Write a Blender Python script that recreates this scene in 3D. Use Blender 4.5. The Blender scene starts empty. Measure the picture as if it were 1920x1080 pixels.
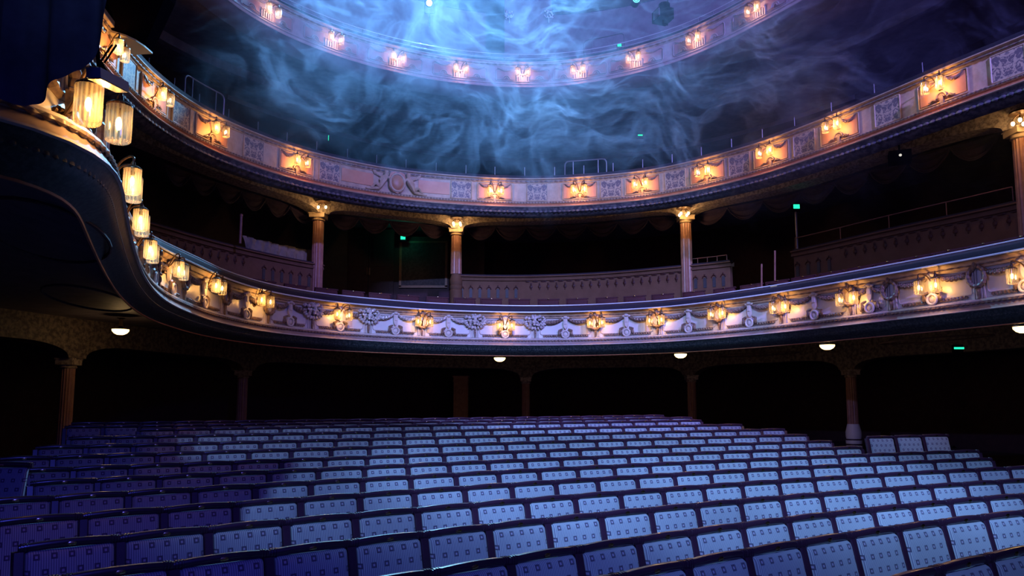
import bpy, math, random
from math import sin, cos, pi, radians, sqrt, atan2, exp
from mathutils import Vector, Matrix

random.seed(7)
sc = bpy.context.scene
col = sc.collection

# ------------------------------------------------------------------ camera, world, exposure
E = 1.75                                   # eye height above the front stalls floor
FP, PY0, PYH = 1400.0, 600.0, 765.0        # focal length in px, principal row, horizon row
PIT = math.atan2(PYH - PY0, FP)
cam_d = bpy.data.cameras.new('camera')
cam = bpy.data.objects.new('camera', cam_d)
col.objects.link(cam)
cam.location = (0, 0, E)
cam.rotation_euler = (pi / 2 + PIT, 0, 0)
cam_d.sensor_width = 36.0
cam_d.lens = FP / 1920.0 * 36.0
cam_d.shift_y = (PY0 - 540.0) / 1920.0
cam_d.clip_start = 0.05
cam_d.clip_end = 200
sc.camera = cam

sc.view_settings.view_transform = 'Standard'
sc.view_settings.look = 'None'
sc.view_settings.gamma = 1.0
sc.view_settings.exposure = 0.0
sc.cycles.use_denoising = True
sc.cycles.max_bounces = 6
sc.cycles.diffuse_bounces = 3
sc.cycles.glossy_bounces = 2
sc.cycles.transparent_max_bounces = 12
sc.cycles.transmission_bounces = 4
sc.cycles.volume_bounces = 0
sc.cycles.volume_max_steps = 96
sc.cycles.sample_clamp_indirect = 4.0
sc.cycles.caustics_reflective = False
sc.cycles.caustics_refractive = False

world = bpy.data.worlds.new('world')
sc.world = world
world.use_nodes = True
bg = world.node_tree.nodes['Background']
bg.inputs[0].default_value = (0.10, 0.05, 0.75, 1)
bg.inputs[1].default_value = 0.12


def spot(name, loc, target, color, power, angle, blend, radius=0.15):
    d = bpy.data.lights.new(name, 'SPOT')
    d.color = color
    d.energy = power
    d.spot_size = radians(angle)
    d.spot_blend = blend
    d.shadow_soft_size = radius
    o = bpy.data.objects.new(name, d)
    col.objects.link(o)
    o.location = loc
    o.rotation_euler = (Vector(target) - Vector(loc)).to_track_quat('-Z', 'Y').to_euler()
    return o


# stage lanterns hung over the stage behind the photographer: three side by side on the stalls, two on the circle front, plus added fills
for _x, _p in ((-1.2, 7000), (1.7, 15500), (4.9, 9500)):
    spot('stage_wash_light', (_x + 0.6, -7.0, 16.0), (_x, 9.3, 0.9), (0.28, 0.56, 1.0), _p, 20.5, 0.45, 0.2)
spot('left_rows_fill', (4.0, -5.0, 6.0), (-2.2, 7.0, 0.9), (0.07, 0.09, 1.0), 900, 40, 0.9, 0.3)  # added fill, keeps the left rows deep blue
spot('near_rows_fill', (4.0, -5.0, 12.0), (2.8, 6.4, 0.9), (0.24, 0.44, 1.0), 2500, 30, 0.6, 0.25)  # added weak spot to lift the nearest rows
spot('circle_front_light', (1.0, -4.0, 11.5), (1.2, 18.5, 4.2), (0.30, 0.46, 1.0), 15000, 28, 0.35, 0.1)
spot('circle_side_light', (-9.0, -3.0, 9.0), (7.5, 12.5, 4.1), (0.30, 0.30, 1.0), 2600, 30, 0.6, 0.1)
spot('gallery_violet_fill', (9.5, -4.0, 14.0), (5.0, 17.0, 10.6), (0.28, 0.24, 1.0), 26000, 60, 0.8, 0.3)  # added violet flood, tints smoke and fronts on the right
spot('gallery_cyan_light', (1.0, -2.0, 15.5), (-1.5, 22.0, 13.0), (0.22, 0.50, 1.0), 3000, 40, 0.8, 0.3)


# ------------------------------------------------------------------ materials
def new_mat(name):
    m = bpy.data.materials.new(name)
    m.use_nodes = True
    nt = m.node_tree
    nt.nodes.clear()
    out = nt.nodes.new('ShaderNodeOutputMaterial')
    return m, nt, out


def N(nt, kind, **kw):
    n = nt.nodes.new(kind)
    for k, v in kw.items():
        if k.startswith('i_'):
            key = k[2:]
            key = int(key) if key.isdigit() else key.replace('_', ' ')
            n.inputs[key].default_value = v
        else:
            setattr(n, k, v)
    return n


def surf(name, c1, c2=None, rough=0.6, spec=0.5, metal=0.0, scale=8.0, bump=0.0, bscale=30.0, detail=4.0, coat=0.0, thr=None):
    m, nt, out = new_mat(name)
    b = N(nt, 'ShaderNodeBsdfPrincipled')
    b.inputs['Roughness'].default_value = rough
    b.inputs['Specular IOR Level'].default_value = spec
    b.inputs['Metallic'].default_value = metal
    b.inputs['Coat Weight'].default_value = coat
    b.inputs['Coat Roughness'].default_value = 0.18
    nt.links.new(b.outputs[0], out.inputs[0])
    if c2 is None:
        b.inputs['Base Color'].default_value = (*c1, 1)
    tc = N(nt, 'ShaderNodeTexCoord')
    if c2 is not None:
        no = N(nt, 'ShaderNodeTexNoise', i_Scale=scale, i_Detail=detail, i_Roughness=0.6)
        nt.links.new(tc.outputs['Object'], no.inputs['Vector'])
        cr = N(nt, 'ShaderNodeValToRGB')
        lo, hi = thr if thr else (0.35, 0.65)
        cr.color_ramp.elements[0].position = lo
        cr.color_ramp.elements[1].position = hi
        cr.color_ramp.elements[0].color = (*c1, 1)
        cr.color_ramp.elements[1].color = (*c2, 1)
        nt.links.new(no.outputs[0], cr.inputs[0])
        nt.links.new(cr.outputs[0], b.inputs['Base Color'])
    if bump:
        n2 = N(nt, 'ShaderNodeTexNoise', i_Scale=bscale, i_Detail=3.0)
        nt.links.new(tc.outputs['Object'], n2.inputs['Vector'])
        bp = N(nt, 'ShaderNodeBump', i_Strength=bump, i_Distance=0.02)
        nt.links.new(n2.outputs[0], bp.inputs['Height'])
        nt.links.new(bp.outputs[0], b.inputs['Normal'])
    return m


def emis(name, c, s):
    m, nt, out = new_mat(name)
    e = N(nt, 'ShaderNodeEmission', i_Strength=s)
    e.inputs[0].default_value = (*c, 1)
    nt.links.new(e.outputs[0], out.inputs[0])
    return m


M = {}
M['plaster1'] = surf('cream_plaster', (0.54, 0.48, 0.44), (0.66, 0.60, 0.54), 0.6, scale=3, bump=0.15, bscale=14)
M['panel1'] = surf('pale_panel_paint', (0.66, 0.64, 0.60), (0.78, 0.76, 0.72), 0.36, scale=2, coat=0.3)
M['plaster2'] = surf('gold_cream_plaster', (0.42, 0.30, 0.19), (0.55, 0.42, 0.28), 0.5, scale=5, bump=0.3, bscale=18)
M['panel2'] = surf('salmon_panel_paint', (0.58, 0.25, 0.12), (0.66, 0.32, 0.17), 0.5, scale=2)
M['plaster3'] = surf('ivory_plaster', (0.40, 0.33, 0.34), (0.50, 0.42, 0.42), 0.5, scale=5, bump=0.3, bscale=18)
M['panel3'] = surf('rose_panel_paint', (0.42, 0.24, 0.25), (0.48, 0.29, 0.28), 0.5, scale=2)
M['dimband'] = surf('brownish_band_paint', (0.27, 0.19, 0.17), (0.34, 0.25, 0.22), 0.6, scale=3)
M['ornament'] = surf('pale_plaster_ornament', (0.36, 0.32, 0.30), (0.74, 0.70, 0.66), 0.36, metal=0.1, scale=20)
M['darkorn'] = surf('bronzed_ornament', (0.13, 0.085, 0.07), (0.30, 0.21, 0.15), 0.45, metal=0.05, scale=16)
M['leafband'] = surf('green_leaf_moulding', (0.012, 0.026, 0.026), (0.055, 0.075, 0.065), 0.45, scale=24, thr=(0.42, 0.6))
M['leafband2'] = surf('grey_leaf_moulding', (0.05, 0.05, 0.07), (0.15, 0.14, 0.15), 0.6, scale=9, thr=(0.42, 0.6))
M['leafband3'] = surf('smooth_cove_paint', (0.09, 0.085, 0.12), (0.13, 0.12, 0.16), 0.6, scale=2)
M['redline'] = surf('terracotta_fillet', (0.46, 0.17, 0.07), (0.56, 0.24, 0.10), 0.4, scale=6)
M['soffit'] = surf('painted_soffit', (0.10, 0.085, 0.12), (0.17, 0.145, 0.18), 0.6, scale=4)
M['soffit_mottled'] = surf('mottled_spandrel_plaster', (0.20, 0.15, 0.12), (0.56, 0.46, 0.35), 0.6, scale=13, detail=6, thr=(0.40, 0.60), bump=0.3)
M['velvet'] = surf('dark_velvet', (0.014, 0.010, 0.022), (0.022, 0.015, 0.032), 0.8, scale=20)
M['redvelvet'] = surf('maroon_velvet', (0.05, 0.010, 0.014), (0.07, 0.015, 0.018), 0.8, scale=20)
M['brass'] = surf('polished_brass', (0.62, 0.46, 0.24), None, 0.22, metal=1.0)
M['steel'] = surf('painted_steel_rail', (0.22, 0.20, 0.24), None, 0.4, metal=0.5)
M['chrome'] = surf('bright_metal_edge', (0.82, 0.86, 0.90), None, 0.35, metal=0.15)
M['bronze'] = surf('dark_bronze', (0.060, 0.034, 0.018), (0.11, 0.06, 0.03), 0.32, metal=0.6, scale=18)
M['box'] = surf('box_front_plaster', (0.14, 0.072, 0.042), (0.17, 0.090, 0.054), 0.7, spec=0.2, scale=4)
M['boxorn'] = surf('painted_rosettes', (0.040, 0.006, 0.005), (0.05, 0.009, 0.007), 0.6, scale=10)
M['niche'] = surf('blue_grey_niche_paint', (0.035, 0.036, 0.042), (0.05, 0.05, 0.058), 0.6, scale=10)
M['mottled_shaded'] = surf('shaded_mottled_plaster', (0.07, 0.05, 0.045), (0.24, 0.18, 0.13), 0.6, scale=13, detail=6, thr=(0.40, 0.60), bump=0.3)  # darker copy of the mottled plaster, shade under the circle put in colour
M['column'] = surf('terracotta_marble_column', (0.30, 0.14, 0.10), (0.40, 0.21, 0.15), 0.4, scale=6)
M['white_base'] = surf('white_painted_base', (0.80, 0.82, 0.84), None, 0.5)
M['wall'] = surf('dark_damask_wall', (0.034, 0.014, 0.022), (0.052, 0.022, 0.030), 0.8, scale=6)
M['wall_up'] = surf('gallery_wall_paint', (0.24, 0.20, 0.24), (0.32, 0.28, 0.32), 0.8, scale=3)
M['trim'] = surf('reddish_wall_moulding', (0.20, 0.08, 0.06), (0.26, 0.11, 0.08), 0.5, scale=9)
M['pillar'] = surf('ochre_wall_pillar', (0.60, 0.30, 0.13), (0.72, 0.38, 0.18), 0.6, scale=9)
M['floor'] = surf('dark_carpet', (0.03, 0.02, 0.035), (0.05, 0.03, 0.05), 0.9, scale=30)
M['wood'] = surf('dark_mahogany', (0.026, 0.009, 0.028), (0.048, 0.014, 0.040), 0.34, scale=5, coat=0.7)
M['curtain'] = surf('black_drape_cloth', (0.010, 0.009, 0.022), (0.020, 0.017, 0.038), 0.85, spec=0.1, scale=5, bump=0.5, bscale=6)
M['blackbox'] = surf('black_paint', (0.003, 0.002, 0.005), None, 0.9, spec=0.0)
M['beige'] = surf('beige_board', (0.62, 0.50, 0.30), None, 0.6)
M['bluemetal'] = surf('blue_grey_metal', (0.10, 0.13, 0.22), None, 0.4, metal=0.4)
M['cloth'] = surf('grey_beige_cloth', (0.17, 0.15, 0.12), (0.24, 0.21, 0.17), 0.85, scale=4)
M['pelmet'] = surf('plum_pelmet_cloth', (0.025, 0.014, 0.045), (0.045, 0.024, 0.06), 0.8, scale=9)
M['bulb'] = emis('warm_bulb', (1.0, 0.62, 0.22), 13.0)
M['bulb3'] = emis('pink_white_bulb', (1.0, 0.62, 0.45), 12.0)
M['dome'] = emis('opal_dome_glow', (1.0, 0.66, 0.25), 5.0)
M['exit'] = emis('green_exit_light', (0.02, 1.0, 0.45), 1.5)
M['lens'] = emis('bright_cyan_lens', (0.45, 1.0, 1.0), 120.0)
M['lens2'] = emis('dim_cyan_lens', (0.15, 0.75, 0.8), 2.0)
M['screen'] = emis('lit_screen', (0.9, 0.85, 0.75), 0.8)


def glass_mat():
    m, nt, out = new_mat('ribbed_lamp_glass')
    tr = N(nt, 'ShaderNodeBsdfTransparent')
    tr.inputs[0].default_value = (1.0, 0.95, 0.86, 1)
    tl = N(nt, 'ShaderNodeBsdfTranslucent')
    tl.inputs[0].default_value = (0.84, 0.72, 0.50, 1)
    gl = N(nt, 'ShaderNodeBsdfGlossy', i_Roughness=0.15)
    mx = N(nt, 'ShaderNodeMixShader', i_Fac=0.5)
    m2 = N(nt, 'ShaderNodeMixShader', i_Fac=0.10)
    nt.links.new(tr.outputs[0], mx.inputs[1])
    nt.links.new(tl.outputs[0], mx.inputs[2])
    nt.links.new(mx.outputs[0], m2.inputs[1])
    nt.links.new(gl.outputs[0], m2.inputs[2])
    nt.links.new(m2.outputs[0], out.inputs[0])
    # darker bands where the flutes are thick
    tc = N(nt, 'ShaderNodeTexCoord')
    sp = N(nt, 'ShaderNodeSeparateXYZ')
    at = N(nt, 'ShaderNodeMath', operation='ARCTAN2')
    mu = N(nt, 'ShaderNodeMath', operation='MULTIPLY', i_1=18.0)
    si = N(nt, 'ShaderNodeMath', operation='SINE')
    mr = N(nt, 'ShaderNodeMapRange')
    mr.inputs[1].default_value = -1
    mr.inputs[2].default_value = 1
    mr.inputs[3].default_value = 0.25
    mr.inputs[4].default_value = 0.62
    nt.links.new(tc.outputs['Object'], sp.inputs[0])
    nt.links.new(sp.outputs[0], at.inputs[0])
    nt.links.new(sp.outputs[1], at.inputs[1])
    nt.links.new(at.outputs[0], mu.inputs[0])
    nt.links.new(mu.outputs[0], si.inputs[0])
    nt.links.new(si.outputs[0], mr.inputs[0])
    nt.links.new(mr.outputs[0], mx.inputs[0])
    return m


M['glass'] = glass_mat()


def fabric_mat():
    m, nt, out = new_mat('striped_seat_cloth_with_squares')
    L = nt.links.new
    b = N(nt, 'ShaderNodeBsdfPrincipled')
    b.inputs['Roughness'].default_value = 0.9
    b.inputs['Sheen Weight'].default_value = 0.3
    L(b.outputs[0], out.inputs[0])
    tc = N(nt, 'ShaderNodeTexCoord')
    sp = N(nt, 'ShaderNodeSeparateXYZ')
    L(tc.outputs['Object'], sp.inputs[0])

    def mt(op, a, bb=None, **k):
        n = N(nt, 'ShaderNodeMath', operation=op)
        if hasattr(a, 'links'):
            L(a, n.inputs[0])
        else:
            n.inputs[0].default_value = a
        if bb is not None:
            if hasattr(bb, 'links'):
                L(bb, n.inputs[1])
            else:
                n.inputs[1].default_value = bb
        return n.outputs[0]
    X, Z = sp.outputs[0], sp.outputs[2]
    stripe = mt('MULTIPLY', mt('ADD', mt('SINE', mt('MULTIPLY', X, 2 * pi / 0.0125)), 1.0), 0.5)
    # offset rows of little framed squares
    pz = 0.082
    px = 0.088
    Z = mt('SUBTRACT', Z, 0.020)
    rowi = mt('FLOOR', mt('DIVIDE', Z, pz))
    odd = mt('MODULO', mt('ABSOLUTE', rowi), 2.0)
    xs = mt('ADD', X, mt('MULTIPLY', odd, px / 2))
    fx = mt('SUBTRACT', mt('FRACT', mt('ADD', mt('DIVIDE', xs, px), 10.5)), 0.5)
    fz = mt('SUBTRACT', mt('FRACT', mt('ADD', mt('DIVIDE', Z, pz), 20.0)), 0.5)
    ax = mt('MULTIPLY', mt('ABSOLUTE', fx), px)
    az = mt('MULTIPLY', mt('ABSOLUTE', fz), pz)
    d = mt('MAXIMUM', ax, az)
    ring = mt('MULTIPLY', mt('LESS_THAN', d, 0.0165), mt('GREATER_THAN', d, 0.0068))
    inner = mt('LESS_THAN', d, 0.0068)
    c1 = N(nt, 'ShaderNodeMixRGB')
    c1.inputs[1].default_value = (0.17, 0.16, 0.28, 1)
    c1.inputs[2].default_value = (0.50, 0.50, 0.58, 1)
    L(stripe, c1.inputs[0])
    c2 = N(nt, 'ShaderNodeMixRGB')
    c2.inputs[2].default_value = (0.085, 0.07, 0.14, 1)
    L(ring, c2.inputs[0])
    L(c1.outputs[0], c2.inputs[1])
    c3 = N(nt, 'ShaderNodeMixRGB')
    c3.inputs[2].default_value = (0.42, 0.34, 0.50, 1)
    L(inner, c3.inputs[0])
    L(c2.outputs[0], c3.inputs[1])
    L(c3.outputs[0], b.inputs['Base Color'])
    return m


M['fabric'] = fabric_mat()


# ------------------------------------------------------------------ mesh building
class MB:
    def __init__(s):
        s.v, s.f = [], []

    def add(s, v, f):
        n = len(s.v)
        s.v += [tuple(p) for p in v]
        s.f += [tuple(i + n for i in q) for q in f]

    def box(s, x0, x1, y0, y1, z0, z1, mat=None):
        v = [(x, y, z) for x in (x0, x1) for y in (y0, y1) for z in (z0, z1)]
        if mat is not None:
            v = [mat @ Vector(p) for p in v]
        s.add(v, [(0, 1, 3, 2), (4, 6, 7, 5), (0, 4, 5, 1), (2, 3, 7, 6), (0, 2, 6, 4), (1, 5, 7, 3)])

    def grid(s, rows, closed_u=False, closed_v=False):
        n, m = len(rows), len(rows[0])
        v = [p for r in rows for p in r]
        f = []
        for i in range(n if closed_v else n - 1):
            for j in range(m if closed_u else m - 1):
                a, b = i, (i + 1) % n
                c, d = j, (j + 1) % m
                f.append((a * m + c, a * m + d, b * m + d, b * m + c))
        s.add(v, f)

    def lathe(s, prof, c=(0, 0, 0), n=16, cap=True, flute=0, fd=0.0):
        rows = []
        for r, z in prof:
            row = []
            for k in range(n):
                a = 2 * pi * k / n
                rr = r * (1 - (fd if flute and k % 2 else 0))
                row.append((c[0] + rr * cos(a), c[1] + rr * sin(a), c[2] + z))
            rows.append(row)
        b = len(s.v)
        s.grid(rows, closed_u=True)
        if cap:
            s.f.append(tuple(b + k for k in reversed(range(n))))
            e = b + (len(prof) - 1) * n
            s.f.append(tuple(e + k for k in range(n)))

    def tube(s, path, r, n=8, closed=False, cap=True):
        pts = [Vector(p) for p in path]
        rows = []
        prev = None
        m = len(pts)
        for i, p in enumerate(pts):
            if closed:
                t = pts[(i + 1) % m] - pts[i - 1]
            else:
                t = pts[min(i + 1, m - 1)] - pts[max(i - 1, 0)]
            if t.length < 1e-9:
                t = Vector((0, 0, 1))
            t.normalize()
            if prev is None:
                a = Vector((0, 0, 1)) if abs(t.z) < 0.9 else Vector((1, 0, 0))
                u = (a - t * a.dot(t)).normalized()
            else:
                u = (prev - t * prev.dot(t)).normalized()
            prev = u
            w = t.cross(u)
            rr = r[i] if isinstance(r, (list, tuple)) else r
            rows.append([p + (u * cos(2 * pi * k / n) + w * sin(2 * pi * k / n)) * rr for k in range(n)])
        b = len(s.v)
        s.grid(rows, closed_u=True, closed_v=closed)
        if cap and not closed:
            s.f.append(tuple(b + k for k in reversed(range(n))))
            e = b + (m - 1) * n
            s.f.append(tuple(e + k for k in range(n)))

    def ell(s, c, r, n=8, m=6, mat=None):
        v, f = [], []
        c = Vector(c)
        for i in range(m + 1):
            th = pi * i / m
            for k in range(n):
                ph = 2 * pi * k / n
                p = Vector((r[0] * sin(th) * cos(ph), r[1] * sin(th) * sin(ph), r[2] * cos(th)))
                if mat is not None:
                    p = mat @ p
                v.append(c + p)
        for i in range(m):
            for k in range(n):
                f.append((i * n + k, (i + 1) * n + k, (i + 1) * n + (k + 1) % n, i * n + (k + 1) % n))
        s.add(v, f)

    def prism(s, poly, h0, h1, axis='z'):
        n = len(poly)
        if axis == 'z':
            v = [(p[0], p[1], h0) for p in poly] + [(p[0], p[1], h1) for p in poly]
        else:                               # polygon in x,z extruded in y
            v = [(p[0], h0, p[1]) for p in poly] + [(p[0], h1, p[1]) for p in poly]
        f = [tuple(reversed(range(n))), tuple(range(n, 2 * n))]
        f += [(i, (i + 1) % n, n + (i + 1) % n, n + i) for i in range(n)]
        s.add(v, f)

    def map(s, fn):
        s.v = [tuple(fn(*p)) for p in s.v]
        return s

    def mesh(s, name, mat, smooth=True):
        me = bpy.data.meshes.new(name)
        me.from_pydata(s.v, [], s.f)
        me.validate()
        me.update()
        if smooth:
            me.polygons.foreach_set('use_smooth', [True] * len(me.polygons))
            try:
                me.set_sharp_from_angle(angle=radians(38))
            except Exception:
                pass
        me.materials.append(mat)
        return me

    def build(s, name, mat, parent=None, smooth=True, label=None):
        o = bpy.data.objects.new(name, s.mesh(name, mat, smooth))
        col.objects.link(o)
        if parent is not None:
            o.parent = parent
        if label:
            o['label'] = label
        return o


def fix_normals(o):
    return o


def tag(o, label=None, cat=None, group=None, kind=None):
    if label:
        o['label'] = label
    if cat:
        o['category'] = cat
    if group:
        o['group'] = group
    if kind:
        o['kind'] = kind
    return o


def thing(name, label, cat, loc=(0, 0, 0), rz=0.0, group=None):
    o = bpy.data.objects.new(name, None)
    o.empty_display_size = 0.1
    col.objects.link(o)
    o.location = loc
    o.rotation_euler = (0, 0, rz)
    return tag(o, label, cat, group)


def put(name, me, parent, loc=(0, 0, 0), rz=0.0, rot=None, label=None, scale=None):
    o = bpy.data.objects.new(name, me)
    col.objects.link(o)
    o.parent = parent
    o.location = loc
    o.rotation_euler = rot if rot else (0, 0, rz)
    if scale:
        o.scale = scale
    if label:
        o['label'] = label
    return o


def copy_tree(o, parent=None):
    c = o.copy()
    col.objects.link(c)
    c.parent = parent
    for ch in list(o.children):
        copy_tree(ch, c)
    return c


ORD = ['first', 'second', 'third', 'fourth', 'fifth', 'sixth', 'seventh', 'eighth', 'ninth', 'tenth', 'eleventh', 'twelfth',
       'thirteenth', 'fourteenth', 'fifteenth', 'sixteenth', 'seventeenth', 'eighteenth', 'nineteenth', 'twentieth',
       'twenty-first', 'twenty-second', 'twenty-third', 'twenty-fourth', 'twenty-fifth', 'twenty-sixth', 'twenty-seventh',
       'twenty-eighth', 'twenty-ninth', 'thirtieth'] + ['thirty-' + w for w in ('first', 'second', 'third', 'fourth', 'fifth', 'sixth', 'seventh', 'eighth', 'ninth')] + ['fortieth'] + \
    ['forty-' + w for w in ('first', 'second', 'third', 'fourth', 'fifth', 'sixth', 'seventh', 'eighth', 'ninth')] + ['fiftieth']


# ------------------------------------------------------------------ finding places: where a sight line meets a level
def ray(x, y):
    u = (x - 960) / FP
    v = -(y - PY0) / FP
    return Vector((u, cos(PIT) - v * sin(PIT), sin(PIT) + v * cos(PIT)))


def onz(x, y, z):
    r = ray(x, y)
    return Vector((0, 0, E)) + r * ((z - E) / r.z)


def ony(x, y, Y):
    r = ray(x, y)
    return Vector((0, 0, E)) + r * (Y / r.y)


def proj(p):
    X, Y, Z = p[0], p[1], p[2] - E
    d = Y * cos(PIT) + Z * sin(PIT)
    v = -Y * sin(PIT) + Z * cos(PIT)
    if d < 0.05:
        return (-1e5, -1e5)
    return (960 + FP * X / d, PY0 - FP * v / d)


class Curve:
    """plan curve running from the left arm round the back to the right arm"""

    def __init__(s, pts, step=0.12, smooth=30, corner=None):
        P = [Vector((p[0], p[1])) for p in pts]
        dense = []
        for i in range(len(P) - 1):
            a = P[max(i - 1, 0)]
            b, c = P[i], P[i + 1]
            d = P[min(i + 2, len(P) - 1)]
            k = 24
            for j in range(k):
                t = j / k
                dense.append(0.5 * ((2 * b) + (c - a) * t + (2 * a - 5 * b + 4 * c - d) * t * t + (3 * b - a - 3 * c + d) * t ** 3))
        dense.append(P[-1])
        dense = s.resample(dense, step)
        for _ in range(smooth):
            dense = [dense[0]] + [(dense[i - 1] + dense[i] * 2 + dense[i + 1]) / 4 for i in range(1, len(dense) - 1)] + [dense[-1]]
        s.p = s.resample(dense, step)
        s.step = step
        s.L = step * (len(s.p) - 1)
        s.lean, s.base = None, 0.0

    @staticmethod
    def resample(p, step):
        out = [p[0].copy()]
        acc = 0.0
        for i in range(1, len(p)):
            a, b = p[i - 1], p[i]
            seg = (b - a).length
            while seg > 0 and acc + seg >= step:
                t = (step - acc) / seg
                a = a + (b - a) * t
                out.append(a.copy())
                seg = (b - a).length
                acc = 0.0
            acc += seg
        return out

    def P(s, t):
        f = max(0.0, min(t / s.step, len(s.p) - 1.0001))
        i = int(f)
        return s.p[i].lerp(s.p[i + 1], f - i)

    def T(s, t):
        d = s.P(t + 0.15) - s.P(t - 0.15)
        return d.normalized()

    def n(s, t):
        d = s.T(t)
        return Vector((d.y, -d.x))

    def at(s, t, o=0.0, z=0.0):
        p = s.P(t) + s.n(t) * (o + s.off(t, z))
        return Vector((p.x, p.y, z))

    def off(s, t, z):
        """the front leans back near its left arm"""
        if s.lean is None or t > s.lean[1]:
            return 0.0
        u = max(0.0, min(1.0, (t - s.lean[0]) / (s.lean[1] - s.lean[0])))
        return -s.lean[2] * (1 - u * u * (3 - 2 * u)) * max(0.0, z - s.base)

    def ang(s, t):
        d = s.T(t)
        return atan2(d.y, d.x)

    def find(s, x, z, o=0.0, y=None, lo=0.0, hi=None):
        best = None
        t = lo
        hi = s.L if hi is None else hi
        while t <= hi:
            q = proj(s.at(t, o, z))
            e = abs(q[0] - x) + (0.6 * abs(q[1] - y) if y is not None else 0)
            if best is None or e < best[0]:
                best = (e, t)
            t += 0.02
        return best[1]

    def sweep(s, prof, t0=0.0, t1=None, step=None):
        t1 = s.L if t1 is None else t1
        k = max(2, int((t1 - t0) / (step or s.step * 1.6)))
        mb = MB()
        rows = []
        for i in range(k + 1):
            t = t0 + (t1 - t0) * i / k
            p, n = s.P(t), s.n(t)
            rows.append([(p.x + n.x * (o + s.off(t, z)), p.y + n.y * (o + s.off(t, z)), z) for o, z in prof])
        mb.grid(rows)
        return mb


Z1, Z2, Z3 = 3.30, 7.35, 11.25            # undersides of the three cornices
ZT1, ZT2, ZT3 = 4.25, 8.25, 12.10         # tops of the three fronts
C1 = Curve([(-6.2, 3.0), (-4.2, 3.35), (-3.1, 3.72), (-2.72, 4.1), (-2.66, 4.5), (-2.80, 4.95), (-3.02, 5.4), (-3.32, 6.05), (-3.88, 7.28), (-4.52, 8.8),
            (-5.08, 10.4), (-5.38, 11.8), (-5.50, 13.6), (-5.18, 15.3), (-4.5, 16.5), (-3.6, 17.35), (-2.02, 18.3), (-0.2, 18.75),
            (1.2, 18.75), (2.5, 18.4), (4.0, 17.55), (5.5, 15.75), (6.55, 13.95), (7.4, 12.3), (8.0, 10.9), (8.5, 9.3), (9.0, 7.2)], smooth=14)
C1.lean, C1.base = (9.6, 13.3, .42), 3.35
C2 = Curve([(-6.3, 9.0), (-6.62, 10.6), (-6.84, 11.8), (-6.98, 12.9), (-7.04, 13.7), (-6.93, 14.9), (-6.62, 16.0), (-6.15, 16.95), (-5.6, 17.8), (-4.75, 18.7),
            (-3.2, 19.75), (-1.3, 20.36), (0.3, 20.58), (1.5, 20.5), (2.9, 20.15), (4.25, 19.5), (5.95, 17.85), (7.0, 16.2), (7.75, 14.75),
            (8.4, 13.4), (8.95, 12.4), (9.7, 10.8), (10.4, 9.0)], smooth=30)
C3 = Curve([(-7.6, 12.5), (-7.25, 14.6), (-6.8, 16.5), (-6.48, 17.35), (-5.85, 18.35), (-4.75, 19.5), (-3.37, 20.42), (-1.9, 21.08), (0.1, 21.45),
            (1.6, 21.33), (3.1, 20.78), (4.7, 19.7), (5.8, 18.35), (6.9, 16.6), (7.9, 14.6), (8.7, 12.4)], smooth=30)


def ell_wall(th):
    return Vector((0.9 + 13.0 * sin(th), 10.0 + 18.0 * cos(th)))


# ------------------------------------------------------------------ setting: walls, floor, ceiling
def struct(o):
    return tag(o, kind='structure')


def wall_band(name, a0, a1, z0, z1, mat, thick=0.25):
    k = 40
    mb = MB()
    rows = []
    for i in range(k + 1):
        th = radians(a0 + (a1 - a0) * i / k)
        p = ell_wall(th)
        q = Vector((0.9, 10.0)) + (p - Vector((0.9, 10.0))) * (1 + thick / 18)
        rows.append([(p.x, p.y, z0), (p.x, p.y, z1), (q.x, q.y, z1), (q.x, q.y, z0), (p.x, p.y, z0)])
    mb.grid(rows)
    return struct(mb.build(name, mat))


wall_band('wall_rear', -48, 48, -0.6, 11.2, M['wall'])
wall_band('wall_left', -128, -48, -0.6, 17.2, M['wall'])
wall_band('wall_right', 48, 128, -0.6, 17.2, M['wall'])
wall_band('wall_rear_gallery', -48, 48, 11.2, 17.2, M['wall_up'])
mb = MB()
pts = [ell_wall(radians(a)) for a in range(-128, 129, 8)]
pts = [Vector((-11.0, -3.0))] + pts + [Vector((12.5, -3.0))]
mb.prism([(p.x, p.y) for p in pts], 17.2, 17.4)
struct(mb.build('ceiling', M['wall_up'], smooth=False))

# seating rows: plan arcs (centre, radius, start angle, rail drop below the eye)
RC = [[11.2253, 12.6541, 13.2842, 14.2979, 15.0036, 15.4371, 15.9847, 16.5075, 16.862, 17.0263, 17.1986, 17.3184],
      [-9.2024, -11.0117, -13.1777, -15.0034, -16.7723, -18.4927, -20.0583, -21.5146, -22.9684, -24.4419, -25.87, -27.2654],
      [16.8259, 19.8716, 22.9208, 25.7833, 28.4692, 31.0285, 33.4906, 35.8556, 38.1307, 40.3598, 42.5742, 44.8226],
      [-0.6593, -0.7179, -0.6502, -0.6229, -0.5922, -0.5601, -0.5388, -0.5211, -0.5018, -0.4804, -0.4617, -0.4435],
      [0.9199, 0.9122, 0.8626, 0.7906, 0.717, 0.6423, 0.5618, 0.4777, 0.3749, 0.2709, 0.1659, 0.0589]]
W = 0.52
RAIL = 0.95
rows_def = []          # (cx, cy, R, ph, zc, i0, i1)  seat i spans joint i .. i+1
rows_def.append((RC[0][0], RC[1][0], RC[2][0] - 0.93, RC[3][0] - 0.0180, RC[4][0] + 0.005, -2, 8))
spans = [(-3, 9), (-3, 13), (-5, 15), (-6, 17), (-7, 16), (-7, 17), (-7, 14), (-8, 14), (-9, 14), (-9, 14), (-9, 13), (-8, 12)]
for k in range(12):
    rows_def.append(tuple(RC[j][k] for j in range(5)) + spans[k])
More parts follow.
